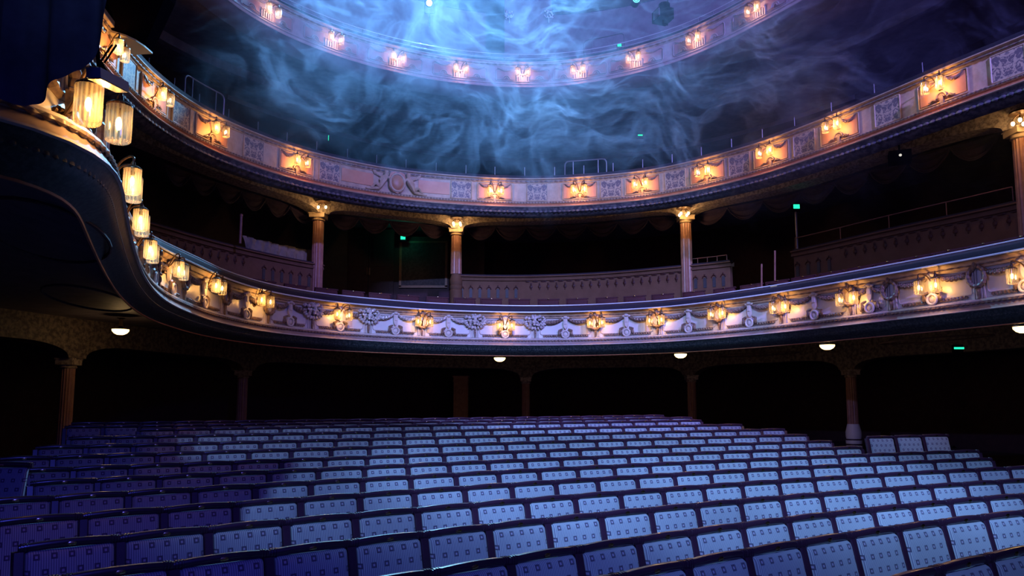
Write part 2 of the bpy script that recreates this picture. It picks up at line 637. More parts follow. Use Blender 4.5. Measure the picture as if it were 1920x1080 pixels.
for j, dz in ((1, 0.075), (2, 0.15)):
    rows_def.append((RC[0][11], RC[1][11], RC[2][11] + 1.0 * j, RC[3][11], RC[4][11] - dz, -10, 13))


def rail_pt(rd, idx, extra_r=0.0):
    cx, cy, R, ph, zc = rd[:5]
    a = ph + idx * W / R
    R2 = R + extra_r
    X = cx + R2 * sin(a)
    Y = cy + R2 * cos(a)
    return Vector((X, Y, E - (zc - 0.0216 * X + 0.0314 * (Y - 7)))), a


# raked floor under the rows, carried on flat under the circle
mb = MB()
rws = []
first = [Vector((x, -3.0, 0.0)) for x in [(-12 + 26 * i / 30) for i in range(31)]]
rws.append([tuple(p) for p in first])
for rd in rows_def:
    line = []
    for i in range(31):
        idx = -16 + 44 * i / 30
        p, a = rail_pt(rd, idx)
        line.append((p.x, p.y, p.z - RAIL))
    rws.append(line)
last = rws[-1]
for gr in (3.0, 9.0, 16.0):
    rws.append([(p[0] * (1 + gr * 0.06), p[1] + gr, p[2] + 0.05) for p in last])
mb.grid(rws)
floor_o = struct(mb.build('floor', M['floor']))
mb = MB()
mb.prism([(-16, -3), (18, -3), (18, 30), (-16, 30)], -0.9, -0.6)
struct(mb.build('floor_slab', M['floor'], smooth=False))
# ------------------------------------------------------------------ theatre seats
def rounded_panel(w, z0, z1, rc, y, nseg=6):
    pts = []
    for cx, cz, a0 in ((w / 2 - rc, z1 - rc, 0), (-w / 2 + rc, z1 - rc, pi / 2), (-w / 2 + rc * .4, z0 + rc * .4, pi), (w / 2 - rc * .4, z0 + rc * .4, 1.5 * pi)):
        r = rc if a0 < pi else rc * .4
        for k in range(nseg + 1):
            a = a0 + (pi / 2) * k / nseg
            pts.append((cx + r * cos(a), y, cz + r * sin(a)))
    return pts


REC = math.tan(radians(13))


def recl(x, y, z):                       # backrest leans away from the stage
    return (x, y + (z - RAIL) * REC, z)


def seat_meshes():
    ms = {}
    # padded back
    mb = MB()
    w = 0.452
    loops = []
    for inset, y in ((0.0, 0.012), (0.0, -0.012), (0.006, -0.026), (0.018, -0.036), (0.045, -0.042), (0.12, -0.046)):
        lp = rounded_panel(w - 2 * inset, 0.46 + inset, 0.912 - inset, max(0.024 - inset * .2, 0.010), y)
        loops.append(lp)
    mb.grid(loops, closed_u=True)
    n = len(loops[0])
    e = len(mb.v) - n
    mb.f.append(tuple(e + k for k in range(n)))
    mb.f.append(tuple(reversed(range(n))))
    mb.map(recl)
    ms['back_cushion'] = mb.mesh('back_cushion', M['fabric'])
    # wooden rail on top with reeded ends
    mb = MB()
    rows = []
    stations = [(-.26, 1.0), (-.252, 1.0), (-.250, 1.22), (-.242, 1.22), (-.240, 1.0), (-.236, 1.0), (-.234, 1.2), (-.226, 1.2), (-.224, 1.0),
                (-.220, 1.0), (-.218, 1.16), (-.210, 1.16), (-.208, 1.0), (-.15, 1.0), (-.09, 1.0), (-.03, 1.0), (.03, 1.0), (.09, 1.0), (.15, 1.0)]
    stations += [(-x, k) for x, k in reversed(stations[:13])]
    for x, k in stations:
        arch = 0.014 * (1 - (x / .26) ** 2)
        bow = -0.012 * (1 - (x / .26) ** 2)
        row = []
        for j in range(12):
            a = 2 * pi * j / 12
            cx_, cz_ = cos(a), sin(a)
            sy = 0.021 * k * (abs(cx_) ** 0.6) * (1 if cx_ > 0 else -1)
            sz = 0.023 * k * (abs(cz_) ** 0.6) * (1 if cz_ > 0 else -1)
            row.append((x, sy + bow - 0.004, RAIL - 0.020 + sz + arch))
        rows.append(row)
    mb.grid(rows, closed_u=True)
    mb.f.append(tuple(reversed(range(12))))
    e = len(mb.v) - 12
    mb.f.append(tuple(e + k for k in range(12)))
    ms['top_rail'] = mb.mesh('top_rail', M['wood'])
    # board behind the padding
    mb = MB()
    mb.box(-0.225, 0.225, 0.014, 0.028, 0.36, 0.925)
    mb.map(recl)
    ms['back_board'] = mb.mesh('back_board', M['wood'], False)
    # upright at the joint between two seats
    mb = MB()
    mb.grid([[(x, y, z) for x, y in ((-.030, -.020), (-.022, -.030), (.022, -.030), (.030, -.020), (.030, .028), (-.030, .028))] for z in (0.30, 0.5, 0.7, 0.9, 0.915)], closed_u=True)
    mb.f.append((0, 1, 2, 3, 4, 5))
    e = len(mb.v) - 6
    mb.f.append(tuple(e + k for k in reversed(range(6))))
    mb.map(recl)
    mb2 = MB()
    mb2.box(-.03, .03, -0.40, -0.05, 0.0, 0.06)
    mb2.box(-.024, .024, -0.30, -0.12, 0.06, 0.50)
    mb2.box(-.028, .028, -0.40, -0.06, 0.56, 0.60)
    mb2.box(-.024, .024, -0.30, -0.08, 0.48, 0.57)
    mb.add(mb2.v, mb2.f)
    mb.map(lambda x, y, z: (x - .26, y, z))
    ms['side_standard'] = mb.mesh('side_standard', M['wood'], False)
    # tipped-up seat cushion
    mb = MB()
    loops = []
    for inset, y in ((0.0, -0.02), (0.0, -0.09), (0.02, -0.115), (0.08, -0.12)):
        loops.append([(p[0], p[1] - 0.10, p[2]) for p in rounded_panel(0.43 - 2 * inset, 0.16 + inset, 0.52 - inset, 0.05, y)])
    mb.grid(loops, closed_u=True)
    n = len(loops[0])
    e = len(mb.v) - n
    mb.f.append(tuple(e + k for k in range(n)))
    mb.f.append(tuple(reversed(range(n))))
    ms['seat_cushion'] = mb.mesh('seat_cushion', M['fabric'])
    # oval number plate
    mb = MB()
    prof = [(0.0, -0.0370), (0.6, -0.0368), (1.0, -0.0345)]
    rws_ = []
    for r, y in prof:
        rws_.append([(0.024 * max(r, .02) * cos(2 * pi * k / 14), y - 0.004, RAIL - 0.013 + 0.0125 * max(r, .02) * sin(2 * pi * k / 14)) for k in range(14)])
    mb.grid(rws_, closed_u=True)
    ms['number_plate'] = mb.mesh('number_plate', M['brass'])
    return ms


SM = seat_meshes()
SEATP = ('back_cushion', 'top_rail', 'back_board', 'side_standard', 'seat_cushion', 'number_plate')


def make_seat(p, rz, label, group, parts=SEATP, first=[None]):
    if first[0] is None or parts is not SEATP:
        t = thing('theatre_chair', label, 'chair', p, rz, group)
        for q in parts:
            put(q, SM[q], t)
        if parts is SEATP:
            first[0] = t
        return t
    t = copy_tree(first[0])
    t.location = p
    t.rotation_euler = (0, 0, rz)
    return tag(t, label, 'chair', group)


for r, rd in enumerate(rows_def):
    seat_no = 0
    vis = []
    for i in range(rd[5], rd[6]):
        p, a = rail_pt(rd, i + 0.5)
        q = proj(p)
        if q[0] < -70 or q[0] > 2000 or q[1] > 1125:
            continue
        vis.append((i, p, a))
    for i, p, a in vis:
        nth = ORD[seat_no] if seat_no < len(ORD) else 'next'
        if r < 13:
            lab = 'blue patterned tip-up seat, %s from left, %s visible row from the front' % (nth, ORD[r])
        else:
            lab = 'tip-up seat in shadow under the circle, %s from the left, %s rearmost row' % (nth, ['second', 'very'][r - 13])
        seat_no += 1
        s_ = make_seat((p.x, p.y, p.z - RAIL), -a, lab, 'tip-up seats in the curved stalls rows')
    # closing standard at the right end of the row
    if vis:
        i, p, a = vis[-1]
        o = put('side_standard', SM['side_standard'], s_, (W, 0, 0))

# three seats turned inward by the right-hand column and one across the left aisle
for k, (x, rz) in enumerate(((1650, 0.20), (1704, 0.20), (1758, 0.20))):
    p = ony(x, 818, 12.9)
    make_seat((p.x + k * .035, p.y + .10 * k, p.z - RAIL + .01 * k), rz, 'dim blue tip-up seat right of the white column base, %s of three' % ['nearest', 'middle', 'farthest'][k],
              'seats right of the column base')
p = ony(6, 869, 7.1)
make_seat((p.x, p.y, p.z - RAIL), 0.15, 'dark blue seat across the left aisle at the picture edge', None)

# ------------------------------------------------------------------ balcony fronts
def rope_row(c, t0, t1, z, o, pitch=0.06, r=0.024):
    """twisted rope moulding: one continuous bar that swells and slants"""
    mb = MB()
    k = int((t1 - t0) / pitch) * 4
    path = [c.at(t0 + (t1 - t0) * i / k, o, z + r * .35 * (1 if i % 4 < 2 else -1)) for i in range(k + 1)]
    mb.tube(path, [r * (1.0, 1.15, .9, .45)[i % 4] for i in range(k + 1)], 6)
    return mb


def bead_row(c, z, o, pitch, r, t0=0.0, t1=None, sq=False):
    """bead moulding: one continuous bar swelling into beads"""
    t1 = c.L if t1 is None else t1
    mb = MB()
    k = int((t1 - t0) / pitch) * 4
    rr = (1.0, 1.0, .35, .35) if sq else (1.0, .8, .3, .8)
    mb.tube([c.at(t0 + (t1 - t0) * i / k, o, z) for i in range(k + 1)], [r * rr[i % 4] for i in range(k + 1)], 6)
    return mb


def garland(c, t0, t1, z, sag, r=0.045, o=0.07):
    mb = MB()
    k = max(8, int((t1 - t0) / 0.035))
    path, rad = [], []
    for i in range(k + 1):
        u = i / k
        t = t0 + (t1 - t0) * u
        zz = z - sag * (1 - (2 * u - 1) ** 2)
        path.append(c.at(t, o + 0.02 * sin(pi * u), zz))
        rad.append(r * (0.55 + 0.45 * sin(pi * u)) * (1.0 + 0.22 * (1 if i % 2 else -1)))
    mb.tube(path, rad, 7)
    for i in range(2, k - 1, 2):          # leaves and fruit along the swag
        pth = path[i]
        for s_ in (-1, 1):
            n = c.n(t0 + (t1 - t0) * i / k)
            mb.ell(pth + Vector((n.x * .03, n.y * .03, s_ * rad[i] * .55)), (rad[i] * .55,) * 3, 5, 4)
    return mb


def rect_frame(c, t0, t1, z0, z1, o, r, rc=0.07):
    """raised moulding round a panel, corners rounded"""
    mb = MB()
    pts = []
    for cx, cz, a0 in ((t1 - rc, z1 - rc, 0), (t0 + rc, z1 - rc, pi / 2), (t0 + rc, z0 + rc, pi), (t1 - rc, z0 + rc, 1.5 * pi)):
        for k in range(5):
            a = a0 + (pi / 2) * k / 4
            pts.append((cx + rc * cos(a), cz + rc * sin(a)))
    full = []
    for i in range(len(pts)):
        a, b = pts[i], pts[(i + 1) % len(pts)]
        d = sqrt((a[0] - b[0]) ** 2 + (a[1] - b[1]) ** 2)
        m = max(1, int(d / 0.12))
        for k in range(m):
            full.append((a[0] + (b[0] - a[0]) * k / m, a[1] + (b[1] - a[1]) * k / m))
    mb.tube([c.at(t, o, z) for t, z in full], r, 6, closed=True)
    return mb


def panel_sheet(c, t0, t1, z0, z1, o):
    mb = c.sweep([(o - .03, z0), (o, z0), (o, z1), (o - .03, z1)], t0, t1, 0.12)
    return mb


def torus(R, r, n=22, m=7, bump=0.0, ax='xz', c=(0, 0, 0), sz=1.0):
    mb = MB()
    mb.tube([(c[0] + R * cos(2 * pi * k / n), c[1], c[2] + sz * R * sin(2 * pi * k / n)) for k in range(n)],
            [r * (1 + bump * (1 if k % 2 else -1)) for k in range(n)], m, closed=True)
    return mb


def join(*ms):
    mb = MB()
    for q in ms:
        mb.add(q.v, q.f)
    return mb


def half_arc(R, r, c, a0=0, a1=pi, n=12):
    mb = MB()
    mb.tube([(c[0] + R * cos(a0 + (a1 - a0) * k / n), c[1], c[2] + R * sin(a0 + (a1 - a0) * k / n)) for k in range(n + 1)], r, 6)
    return mb


# shared ornament meshes (local: x along the front, -y towards the room)
g = join(torus(0.085, 0.022, 22, 7, 0, c=(0, -.05, 0)))
g.ell((0, -.03, 0), (.065, .03, .065), 12, 6)
g.box(-.035, .035, -.05, 0, -.13, -.09)
ME_ring = g.mesh('ring_medallion', M['plaster1'])
g = MB()
for s_ in (-1, 1):
    g.tube([(s_ * .10, -.03, -.02), (s_ * .15, -.04, .03), (s_ * .16, -.04, .08), (s_ * .11, -.04, .10), (s_ * .07, -.04, .115)], [.02, .03, .028, .026, .018], 6)
    g.ell((s_ * .155, -.035, .0), (.035, .03, .05), 7, 5)
ME_scroll = g.mesh('scroll_leaves', M['darkorn'])
g = torus(0.145, 0.036, 26, 8, 0.18, c=(0, -.05, 0), sz=1.12)
g.ell((0, -.09, .18), (.035, .03, .05), 7, 5)
ME_wreath = g.mesh('laurel_wreath', M['darkorn'])
g = MB()
g.prism([(-.05, .12), (.05, .12), (.055, .0), (.04, -.10), (0, -.15), (-.04, -.10), (-.055, .0)], -.045, 0, 'y')
g.box(-.032, .032, -.06, -.04, -.02, .09)
g.ell((0, -.05, .15), (.06, .035, .035), 8, 5)
for s_ in (-1, 1):
    g.ell((s_ * .07, -.04, .13), (.035, .03, .03), 7, 5)
ME_drop = g.mesh('tassel_plaque', M['plaster1'])
g = MB()
g.prism([(-.035, .10), (.035, .10), (.03, 0), (.018, -.08), (0, -.13), (-.018, -.08), (-.03, 0)], -.035, 0, 'y')
g.ell((0, -.03, .10), (.045, .03, .022), 8, 5)
g.ell((0, -.035, .02), (.02, .02, .05), 6, 5)
ME_pendant = g.mesh('pendant_drop', M['darkorn'])
g = MB()
rnd = random.Random(3)
for k in range(64):                        # posy of fruit and petals
    a = rnd.uniform(0, 2 * pi)
    rr = sqrt(rnd.random())
    x, z = .27 * rr * cos(a), .19 * rr * sin(a)
    if z > 0.10:
        z *= 0.8
    y = -.03 - .10 * (1 - rr * rr)
    s_ = rnd.uniform(.022, .042)
    g.ell((x, y, z), (s_ * 1.2, s_, s_), 6, 4, Matrix.Rotation(rnd.uniform(0, pi), 4, 'Y'))
for k in range(11):                        # fan of petals round the lower rim
    a = pi + pi * k / 10
    g.ell((.24 * cos(a), -.05, -.02 + .17 * sin(a)), (.05, .03, .028), 7, 5, Matrix.Rotation(-a, 4, 'Y'))
ME_posy = g.mesh('flower_cluster', M['ornament'])
g = MB()
for x in (-.085, -.045, .045, .085):
    g.box(x - .012, x + .012, -.028, 0, -.30, .22)
ME_pilaster = g.mesh('fluted_pilaster', M['plaster1'], False)

RING_X = [303, 322, 372, 455, 536, 637, 749, 832, 947, 1062, 1176, 1292, 1411, 1533, 1632, 1749, 1905]
PIL_X = [262, 288, 340, 418, 500, 583, 690, 790, 890, 1004, 1118, 1235, 1351, 1468, 1597, 1674, 1838]
POSY_X = {583, 690, 890, 1004}
WREATH_X = {340, 418, 500, 1118, 1235, 1351, 1468, 1597, 1674, 1838}

# --- circle (lowest) front
B1 = thing('horseshoe_balcony', 'lowest balcony front, pale plaster with wreaths, garlands and ring medallions', 'balcony')
C1.sweep([(.02, 3.49), (.02, 3.97), (.05, 4.00)]).build('fascia_wall', M['panel1'], B1)
C1.sweep([(.11, 3.30), (.13, 3.31), (.125, 3.325)]).build('lower_cornice_edge', M['plaster1'], B1)
C1.sweep([(.125, 3.325), (.10, 3.35), (.088, 3.41)]).build('brown_band', M['dimband'], B1)
C1.sweep([(.088, 3.41), (.10, 3.435), (.12, 3.45), (.12, 3.475), (.03, 3.50)]).build('cornice', M['plaster1'], B1)
bead_row(C1, 3.425, .108, .085, .022, sq=True).build('bead_moulding', M['darkorn'], B1)
C1.sweep([(.05, 3.995), (.075, 4.00), (.08, 4.03), (.12, 4.10), (.15, 4.12)]).build('cove', M['plaster2'], B1)
bead_row(C1, 4.045, .098, .17, .014).build('cove_studs', M['darkorn'], B1)
C1.sweep([(.15, 4.12), (.19, 4.125), (.20, 4.15), (.19, 4.24), (.12, 4.29), (-.10, 4.30), (-.22, 4.24), (-.22, 3.4)]).build('padded_handrail', M['velvet'], B1)
mb = MB()
k = int(C1.L / .15)
mb.tube([C1.at(C1.L * i / k, .205, 4.135) for i in range(k + 1)], .017, 6)
mb.build('lower_metal_strip', M['chrome'], B1)
mb = MB()
mb.tube([C1.at(C1.L * i / k, .10, 4.315) for i in range(k + 1)], .014, 6)
mb.build('upper_metal_strip', M['chrome'], B1)
C1.sweep([(-.12, 3.07), (-.08, 3.10), (.0, 3.14), (.06, 3.20), (.09, 3.28), (.11, 3.30)]).build('leaf_moulding', M['leafband'], B1)
bead_row(C1, 3.215, .048, .06, .022).build('leaf_tips', M['leafband'], B1)
mb = MB()
mb.tube([C1.at(C1.L * i / k, -.13, 3.065) for i in range(k + 1)], .013, 5)
mb.build('gilt_bead', M['redline'], B1)
# frames, ropes, swags
pil = [C1.find(x, 3.75, .02, lo=6.0) for x in PIL_X]
pil = [max(0.2, C1.find(120, 3.6, .02, y=230, hi=4.6)), C1.find(197, 3.65, 0.02, y=305, lo=3.0, hi=6.5), C1.find(228, 3.75, .02, y=395, lo=4, hi=9)] + pil
pil = sorted(pil)
pil2 = [pil[0]]
for t in pil[1:]:
    if t - pil2[-1] > 0.75:
        pil2.append(t)
pil = pil2 + [min(C1.L - .3, pil2[-1] + 1.5), min(C1.L - .2, pil2[-1] + 3.0)]
posy_t = [C1.find(x, 3.75, .02, lo=6.0) for x in POSY_X]
for i, t in enumerate(pil):
    a = C1.ang(t)
    put('fluted_pilaster', ME_pilaster, B1, C1.at(t, .03, 3.80), a)
    put('pendant_drop', ME_pendant, B1, C1.at(t, .05, 3.62), a)
    if any(abs(t - q) < .2 for q in posy_t):
        put('flower_cluster', ME_posy, B1, C1.at(t, .06, 3.92), a)
    else:
        put('laurel_wreath', ME_wreath, B1, C1.at(t, .05, 3.86), a)
for a_, b_ in zip(pil[:-1], pil[1:]):
    if b_ - a_ < .5:
        continue
    rect_frame(C1, a_ + .13, b_ - .13, 3.585, 3.955, .03, .013, .05).build('panel_frame', M['plaster1'], B1)
    rope_row(C1, a_ + .2, b_ - .2, 3.545, .045).build('rope_moulding', M['darkorn'], B1)
    mid = (a_ + b_) / 2
    an = C1.ang(mid)
    put('ring_medallion', ME_ring, B1, C1.at(mid, .05, 3.585), an)
    put('scroll_leaves', ME_scroll, B1, C1.at(mid, .05, 3.60), an)
    put('tassel_plaque', ME_drop, B1, C1.at(mid, .05, 3.86), an)
    for u0, u1 in ((a_, mid), (mid, b_)):
        garland(C1, u0 + .03, u1 - .03, 4.0, .12).build('garland', M['ornament' if 640 < proj(C1.at(mid, 0, 3.8))[0] < 1020 else 'darkorn'], B1)
# soffit of the circle out to the side walls
def soffit(c, z_in, z_out, name, parent, mat, rise=1.0):
    mb = MB()
    rows = []
    k = 120
    for i in range(k + 1):
        t = c.L * i / k
        p = c.at(t, -.14, z_in)
        th = radians(-118 + 236 * i / k)
        q = ell_wall(th)
        row = []
        for u in (0, .03, .06, .1, .15, .2, .3, .5, .75, 1.0):
            x = p.x + (q.x - p.x) * u
            y = p.y + (q.y - p.y) * u
            w = min(1.0, u / rise)
            row.append((x, y, z_in + (z_out - z_in) * sin(w * pi / 2)))
        rows.append(row)
    mb.grid(rows)
    mb.grid([[(p[0], p[1], z_out + .15) for p in r_] for r_ in rows])
    return mb.build(name, mat, parent)


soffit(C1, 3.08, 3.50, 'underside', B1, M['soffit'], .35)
# shallow oval coffers in the underside
for x, y in ((90, 440), (170, 560), (1420, 664), (1750, 636), (760, 668), (1110, 672)):
    p = onz(x, y, 3.10)
    tt = C1.find(x, 3.1, -.8, y=y)
    mbq = MB()
    mbq.tube([(p.x + 1.15 * cos(2 * pi * k / 28) * cos(C1.ang(tt)) - .42 * sin(2 * pi * k / 28) * sin(C1.ang(tt)),
               p.y + 1.15 * cos(2 * pi * k / 28) * sin(C1.ang(tt)) + .42 * sin(2 * pi * k / 28) * cos(C1.ang(tt)), 3.09) for k in range(28)], .014, 6, closed=True)
    mbq.build('oval_coffer_moulding', M['wall'], B1)

# --- upper circle (middle) front
B2 = thing('horseshoe_balcony', 'middle balcony front with salmon painted panels between gilded motifs', 'balcony')
C2.sweep([(.02, 7.54), (.02, 8.06)]).build('fascia_wall', M['plaster2'], B2)
C2.sweep([(.10, 7.35), (.12, 7.365), (.12, 7.375)]).build('lower_cornice_edge', M['plaster2'], B2)
C2.sweep([(.12, 7.375), (.07, 7.39), (.06, 7.44), (.08, 7.455)]).build('terracotta_band', M['redline'], B2)
C2.sweep([(.08, 7.455), (.10, 7.47), (.10, 7.505), (.02, 7.545)]).build('cornice', M['plaster2'], B2)
bead_row(C2, 7.49, .10, .085, .020, sq=True).build('bead_moulding', M['darkorn'], B2)
C2.sweep([(.02, 8.06), (.05, 8.08), (.05, 8.14), (.11, 8.17), (.11, 8.20)]).build('top_moulding', M['plaster2'], B2)
bead_row(C2, 8.11, .065, .14, .026).build('egg_moulding', M['darkorn'], B2)
C2.sweep([(.11, 8.19), (.12, 8.26), (.02, 8.29), (-.2, 8.27), (-.2, 7.5)]).build('padded_handrail', M['velvet'], B2)
C2.sweep([(-.22, 7.12), (-.10, 7.14), (.02, 7.22), (.06, 7.32), (.10, 7.35)]).build('leaf_moulding', M['leafband2'], B2)
bead_row(C2, 7.235, .05, .13, .042).build('leaf_tips', M['leafband2'], B2)
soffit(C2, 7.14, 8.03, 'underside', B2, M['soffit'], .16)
LAMP2 = [(229, 97), (312, 182), (415, 243), (567, 302), (930, 356), (1085, 354), (1200, 343), (1317, 320), (1433, 284), (1558, 235), (1749, 160)]
LAMP3 = [(513, 20), (630, 72), (747, 107), (865, 128), (980, 135), (1084, 130), (1187, 108), (1300, 72), (1411, 17)]
LAMP1 = [(191, 214), (257, 348), (272, 418), (293, 472), (340, 508), (411, 538), (499, 564), (643, 590), (795, 603), (948, 610), (1117, 605), (1229, 600),
         (1344, 588), (1461, 576), (1587, 560), (1739, 537), (1915, 515)]


def motif_mat(name, base, dark):
    m, nt, out = new_mat(name)
    L = nt.links.new
    b = N(nt, 'ShaderNodeBsdfPrincipled', i_Roughness=0.55)
    tc = N(nt, 'ShaderNodeTexCoord')
    sp = N(nt, 'ShaderNodeSeparateXYZ')
    ab = N(nt, 'ShaderNodeMath', operation='ABSOLUTE')
    cb = N(nt, 'ShaderNodeCombineXYZ')
    L(tc.outputs['Object'], sp.inputs[0])
    L(sp.outputs[0], ab.inputs[0])
    L(ab.outputs[0], cb.inputs[0])
    L(sp.outputs[2], cb.inputs[2])
    wv = N(nt, 'ShaderNodeTexNoise', i_Scale=13.0, i_Detail=2.0, i_Distortion=1.4)
    L(cb.outputs[0], wv.inputs['Vector'])
    cr = N(nt, 'ShaderNodeValToRGB')
    cr.color_ramp.elements[0].position = .47
    cr.color_ramp.elements[1].position = .52
    cr.color_ramp.elements[0].color = (*dark, 1)
    cr.color_ramp.elements[1].color = (*base, 1)
    L(wv.outputs[0], cr.inputs[0])
    L(cr.outputs[0], b.inputs['Base Color'])
    L(b.outputs[0], out.inputs[0])
    return m


M['motif2'] = motif_mat('grotesque_painted_panel', (.50, .38, .26), (.15, .11, .12))
g = MB()
g.box(-.27, .27, -.02, 0, -.25, .25)
ME_motif = g.mesh('painted_grotesque_panel', M['motif2'], False)
g = join(half_arc(.10, .02, (0, -.03, -.10)), half_arc(.055, .016, (0, -.03, -.10)))
for s_ in (-1, 1):
    g.tube([(s_ * .11, -.03, -.12), (s_ * .17, -.03, -.10), (s_ * .22, -.03, -.13), (s_ * .27, -.03, -.13)], [.018, .026, .022, .01], 6)
g.box(-.035, .035, -.04, 0, -.24, -.05)
ME_mound = g.mesh('shell_ornament', M['darkorn'])
l2 = sorted(C2.find(x, 7.8, .3, y=y) for x, y in LAMP2)
l2 = [l2[0] - 2.0] + l2 + [l2[-1] + 2.4, l2[-1] + 4.6]
# fill the long gap that holds the cartouche
ctt = C2.find(745, 7.8, .1)
for t in l2:
    if t < .8 or t > C2.L - .8:
        continue
    a = C2.ang(t)
    panel_sheet(C2, t - .46, t + .46, 7.60, 8.00, .045).build('salmon_panel', M['panel2'], B2)
    rect_frame(C2, t - .49, t + .49, 7.57, 8.03, .04, .016, .02).build('panel_frame', M['plaster2'], B2)
    put('shell_ornament', ME_mound, B2, C2.at(t, .05, 7.74), a)
    garland(C2, t - .42, t - .08, 8.01, .10, .028, .06).build('garland', M['darkorn'], B2)
    garland(C2, t + .08, t + .42, 8.01, .10, .028, .06).build('garland', M['darkorn'], B2)
for a_, b_ in zip(l2[:-1], l2[1:]):
    m_ = (a_ + b_) / 2
    gap = b_ - a_
    spots_ = [m_] if gap < 3.2 else [a_ + .95, b_ - .95]
    for s_ in spots_:
        if s_ < .6 or s_ > C2.L - .6 or gap < 1.5:
            continue
        put('painted_grotesque_panel', ME_motif, B2, C2.at(s_, .03, 7.80), C2.ang(s_))
        rect_frame(C2, s_ - .29, s_ + .29, 7.55, 8.05, .045, .017, .02).build('motif_frame', M['plaster2'], B2)
for s_, e_ in ((-1.55, -.65), (.62, 1.5)):
    panel_sheet(C2, ctt + s_, ctt + e_, 7.64, 7.98, .04).build('salmon_panel', M['panel2'], B2)

# cartouche with two reclining winged children in relief
g = MB()
g.prism([(-.20, .26), (-.10, .30), (0, .27), (.10, .30), (.20, .26), (.24, .1), (.22, -.12), (.12, -.24), (0, -.30), (-.12, -.24), (-.22, -.12), (-.24, .1)], -.10, 0, 'y')
g.ell((0, -.08, .0), (.17, .07, .21), 14, 8)
g2 = join(torus(.2, .03, 24, 6, .2, c=(0, -.10, .0), sz=1.2))
carto = g.build('cartouche', M['redline'], B2)
carto.location = C2.at(ctt, .05, 7.80)
carto.rotation_euler = (0, 0, C2.ang(ctt))
rimo = g2.build('cartouche_rim', M['plaster2'], carto)


def child_relief(side):
    """a small plaster figure leaning on the shield, grown over a skeleton"""
    J = {'pel': (.42, -.08, -.12, .085), 'bel': (.38, -.10, -.02, .085), 'che': (.33, -.11, .09, .09), 'nek': (.31, -.12, .17, .045), 'hed': (.30, -.13, .25, .078), 'crn': (.30, -.12, .31, .05),
         'sh1': (.26, -.13, .12, .04), 'el1': (.20, -.14, .06, .032), 'ha1': (.17, -.14, .15, .025), 'sh2': (.41, -.10, .12, .04), 'el2': (.48, -.10, .03, .032), 'ha2': (.42, -.13, -.04, .024),
         'th1': (.50, -.12, -.15, .062), 'kn1': (.60, -.13, -.08, .048), 'an1': (.68, -.11, -.19, .03), 'to1': (.73, -.12, -.21, .025),
         'th2': (.50, -.08, -.20, .06), 'kn2': (.64, -.09, -.22, .045), 'an2': (.80, -.09, -.24, .03), 'to2': (.86, -.10, -.23, .024)}
    EJ = [('pel', 'bel'), ('bel', 'che'), ('che', 'nek'), ('nek', 'hed'), ('hed', 'crn'), ('che', 'sh1'), ('sh1', 'el1'), ('el1', 'ha1'), ('che', 'sh2'), ('sh2', 'el2'), ('el2', 'ha2'),
          ('pel', 'th1'), ('th1', 'kn1'), ('kn1', 'an1'), ('an1', 'to1'), ('pel', 'th2'), ('th2', 'kn2'), ('kn2', 'an2'), ('an2', 'to2')]
    names = list(J)
    me = bpy.data.meshes.new('cherub_relief')
    me.from_pydata([(J[n][0] * side, J[n][1] + .04, J[n][2]) for n in names], [(names.index(a), names.index(b)) for a, b in EJ], [])
    o = bpy.data.objects.new('cherub_relief', me)
    col.objects.link(o)
    md = o.modifiers.new('skin', 'SKIN')
    for i, n in enumerate(names):
        me.skin_vertices[0].data[i].radius = (J[n][3], J[n][3])
    me.skin_vertices[0].data[0].use_root = True
    ss = o.modifiers.new('sub', 'SUBSURF')
    ss.levels = 1
    ss.render_levels = 1
    me.materials.append(M['plaster2'])
    o.parent = carto
    w = MB()
    for k in range(5):
        w.ell((side * (.44 + .05 * k), -.04, .14 + .03 * k), (.10, .02, .03), 7, 5, Matrix.Rotation(-side * radians(20 + 12 * k), 4, 'Y'))
    w.build('wing', M['plaster2'], o)
    return o


child_relief(-1)
child_relief(1)

# --- gallery (top) front
B3 = thing('horseshoe_balcony', 'topmost balcony front, ivory and rose frames seen through blue smoke', 'balcony')
C3.sweep([(.02, 11.42), (.02, 11.93)]).build('fascia_wall', M['plaster3'], B3)
C3.sweep([(.12, 11.25), (.13, 11.27), (.06, 11.31), (.06, 11.36), (.09, 11.38), (.09, 11.41), (.02, 11.43)]).build('cornice', M['plaster3'], B3)
C3.sweep([(.02, 11.93), (.05, 11.94), (.06, 12.03), (.10, 12.05), (.10, 12.08)]).build('top_moulding', M['plaster3'], B3)
bead_row(C3, 11.975, .06, .19, .030).build('egg_moulding', M['darkorn'], B3)
C3.sweep([(.10, 12.07), (.11, 12.12), (.0, 12.14), (-.2, 12.12), (-.2, 11.4)]).build('padded_handrail', M['velvet'], B3)
C3.sweep([(-.30, 11.0), (-.1, 11.05), (.03, 11.13), (.08, 11.22), (.12, 11.25)]).build('leaf_moulding', M['leafband3'], B3)
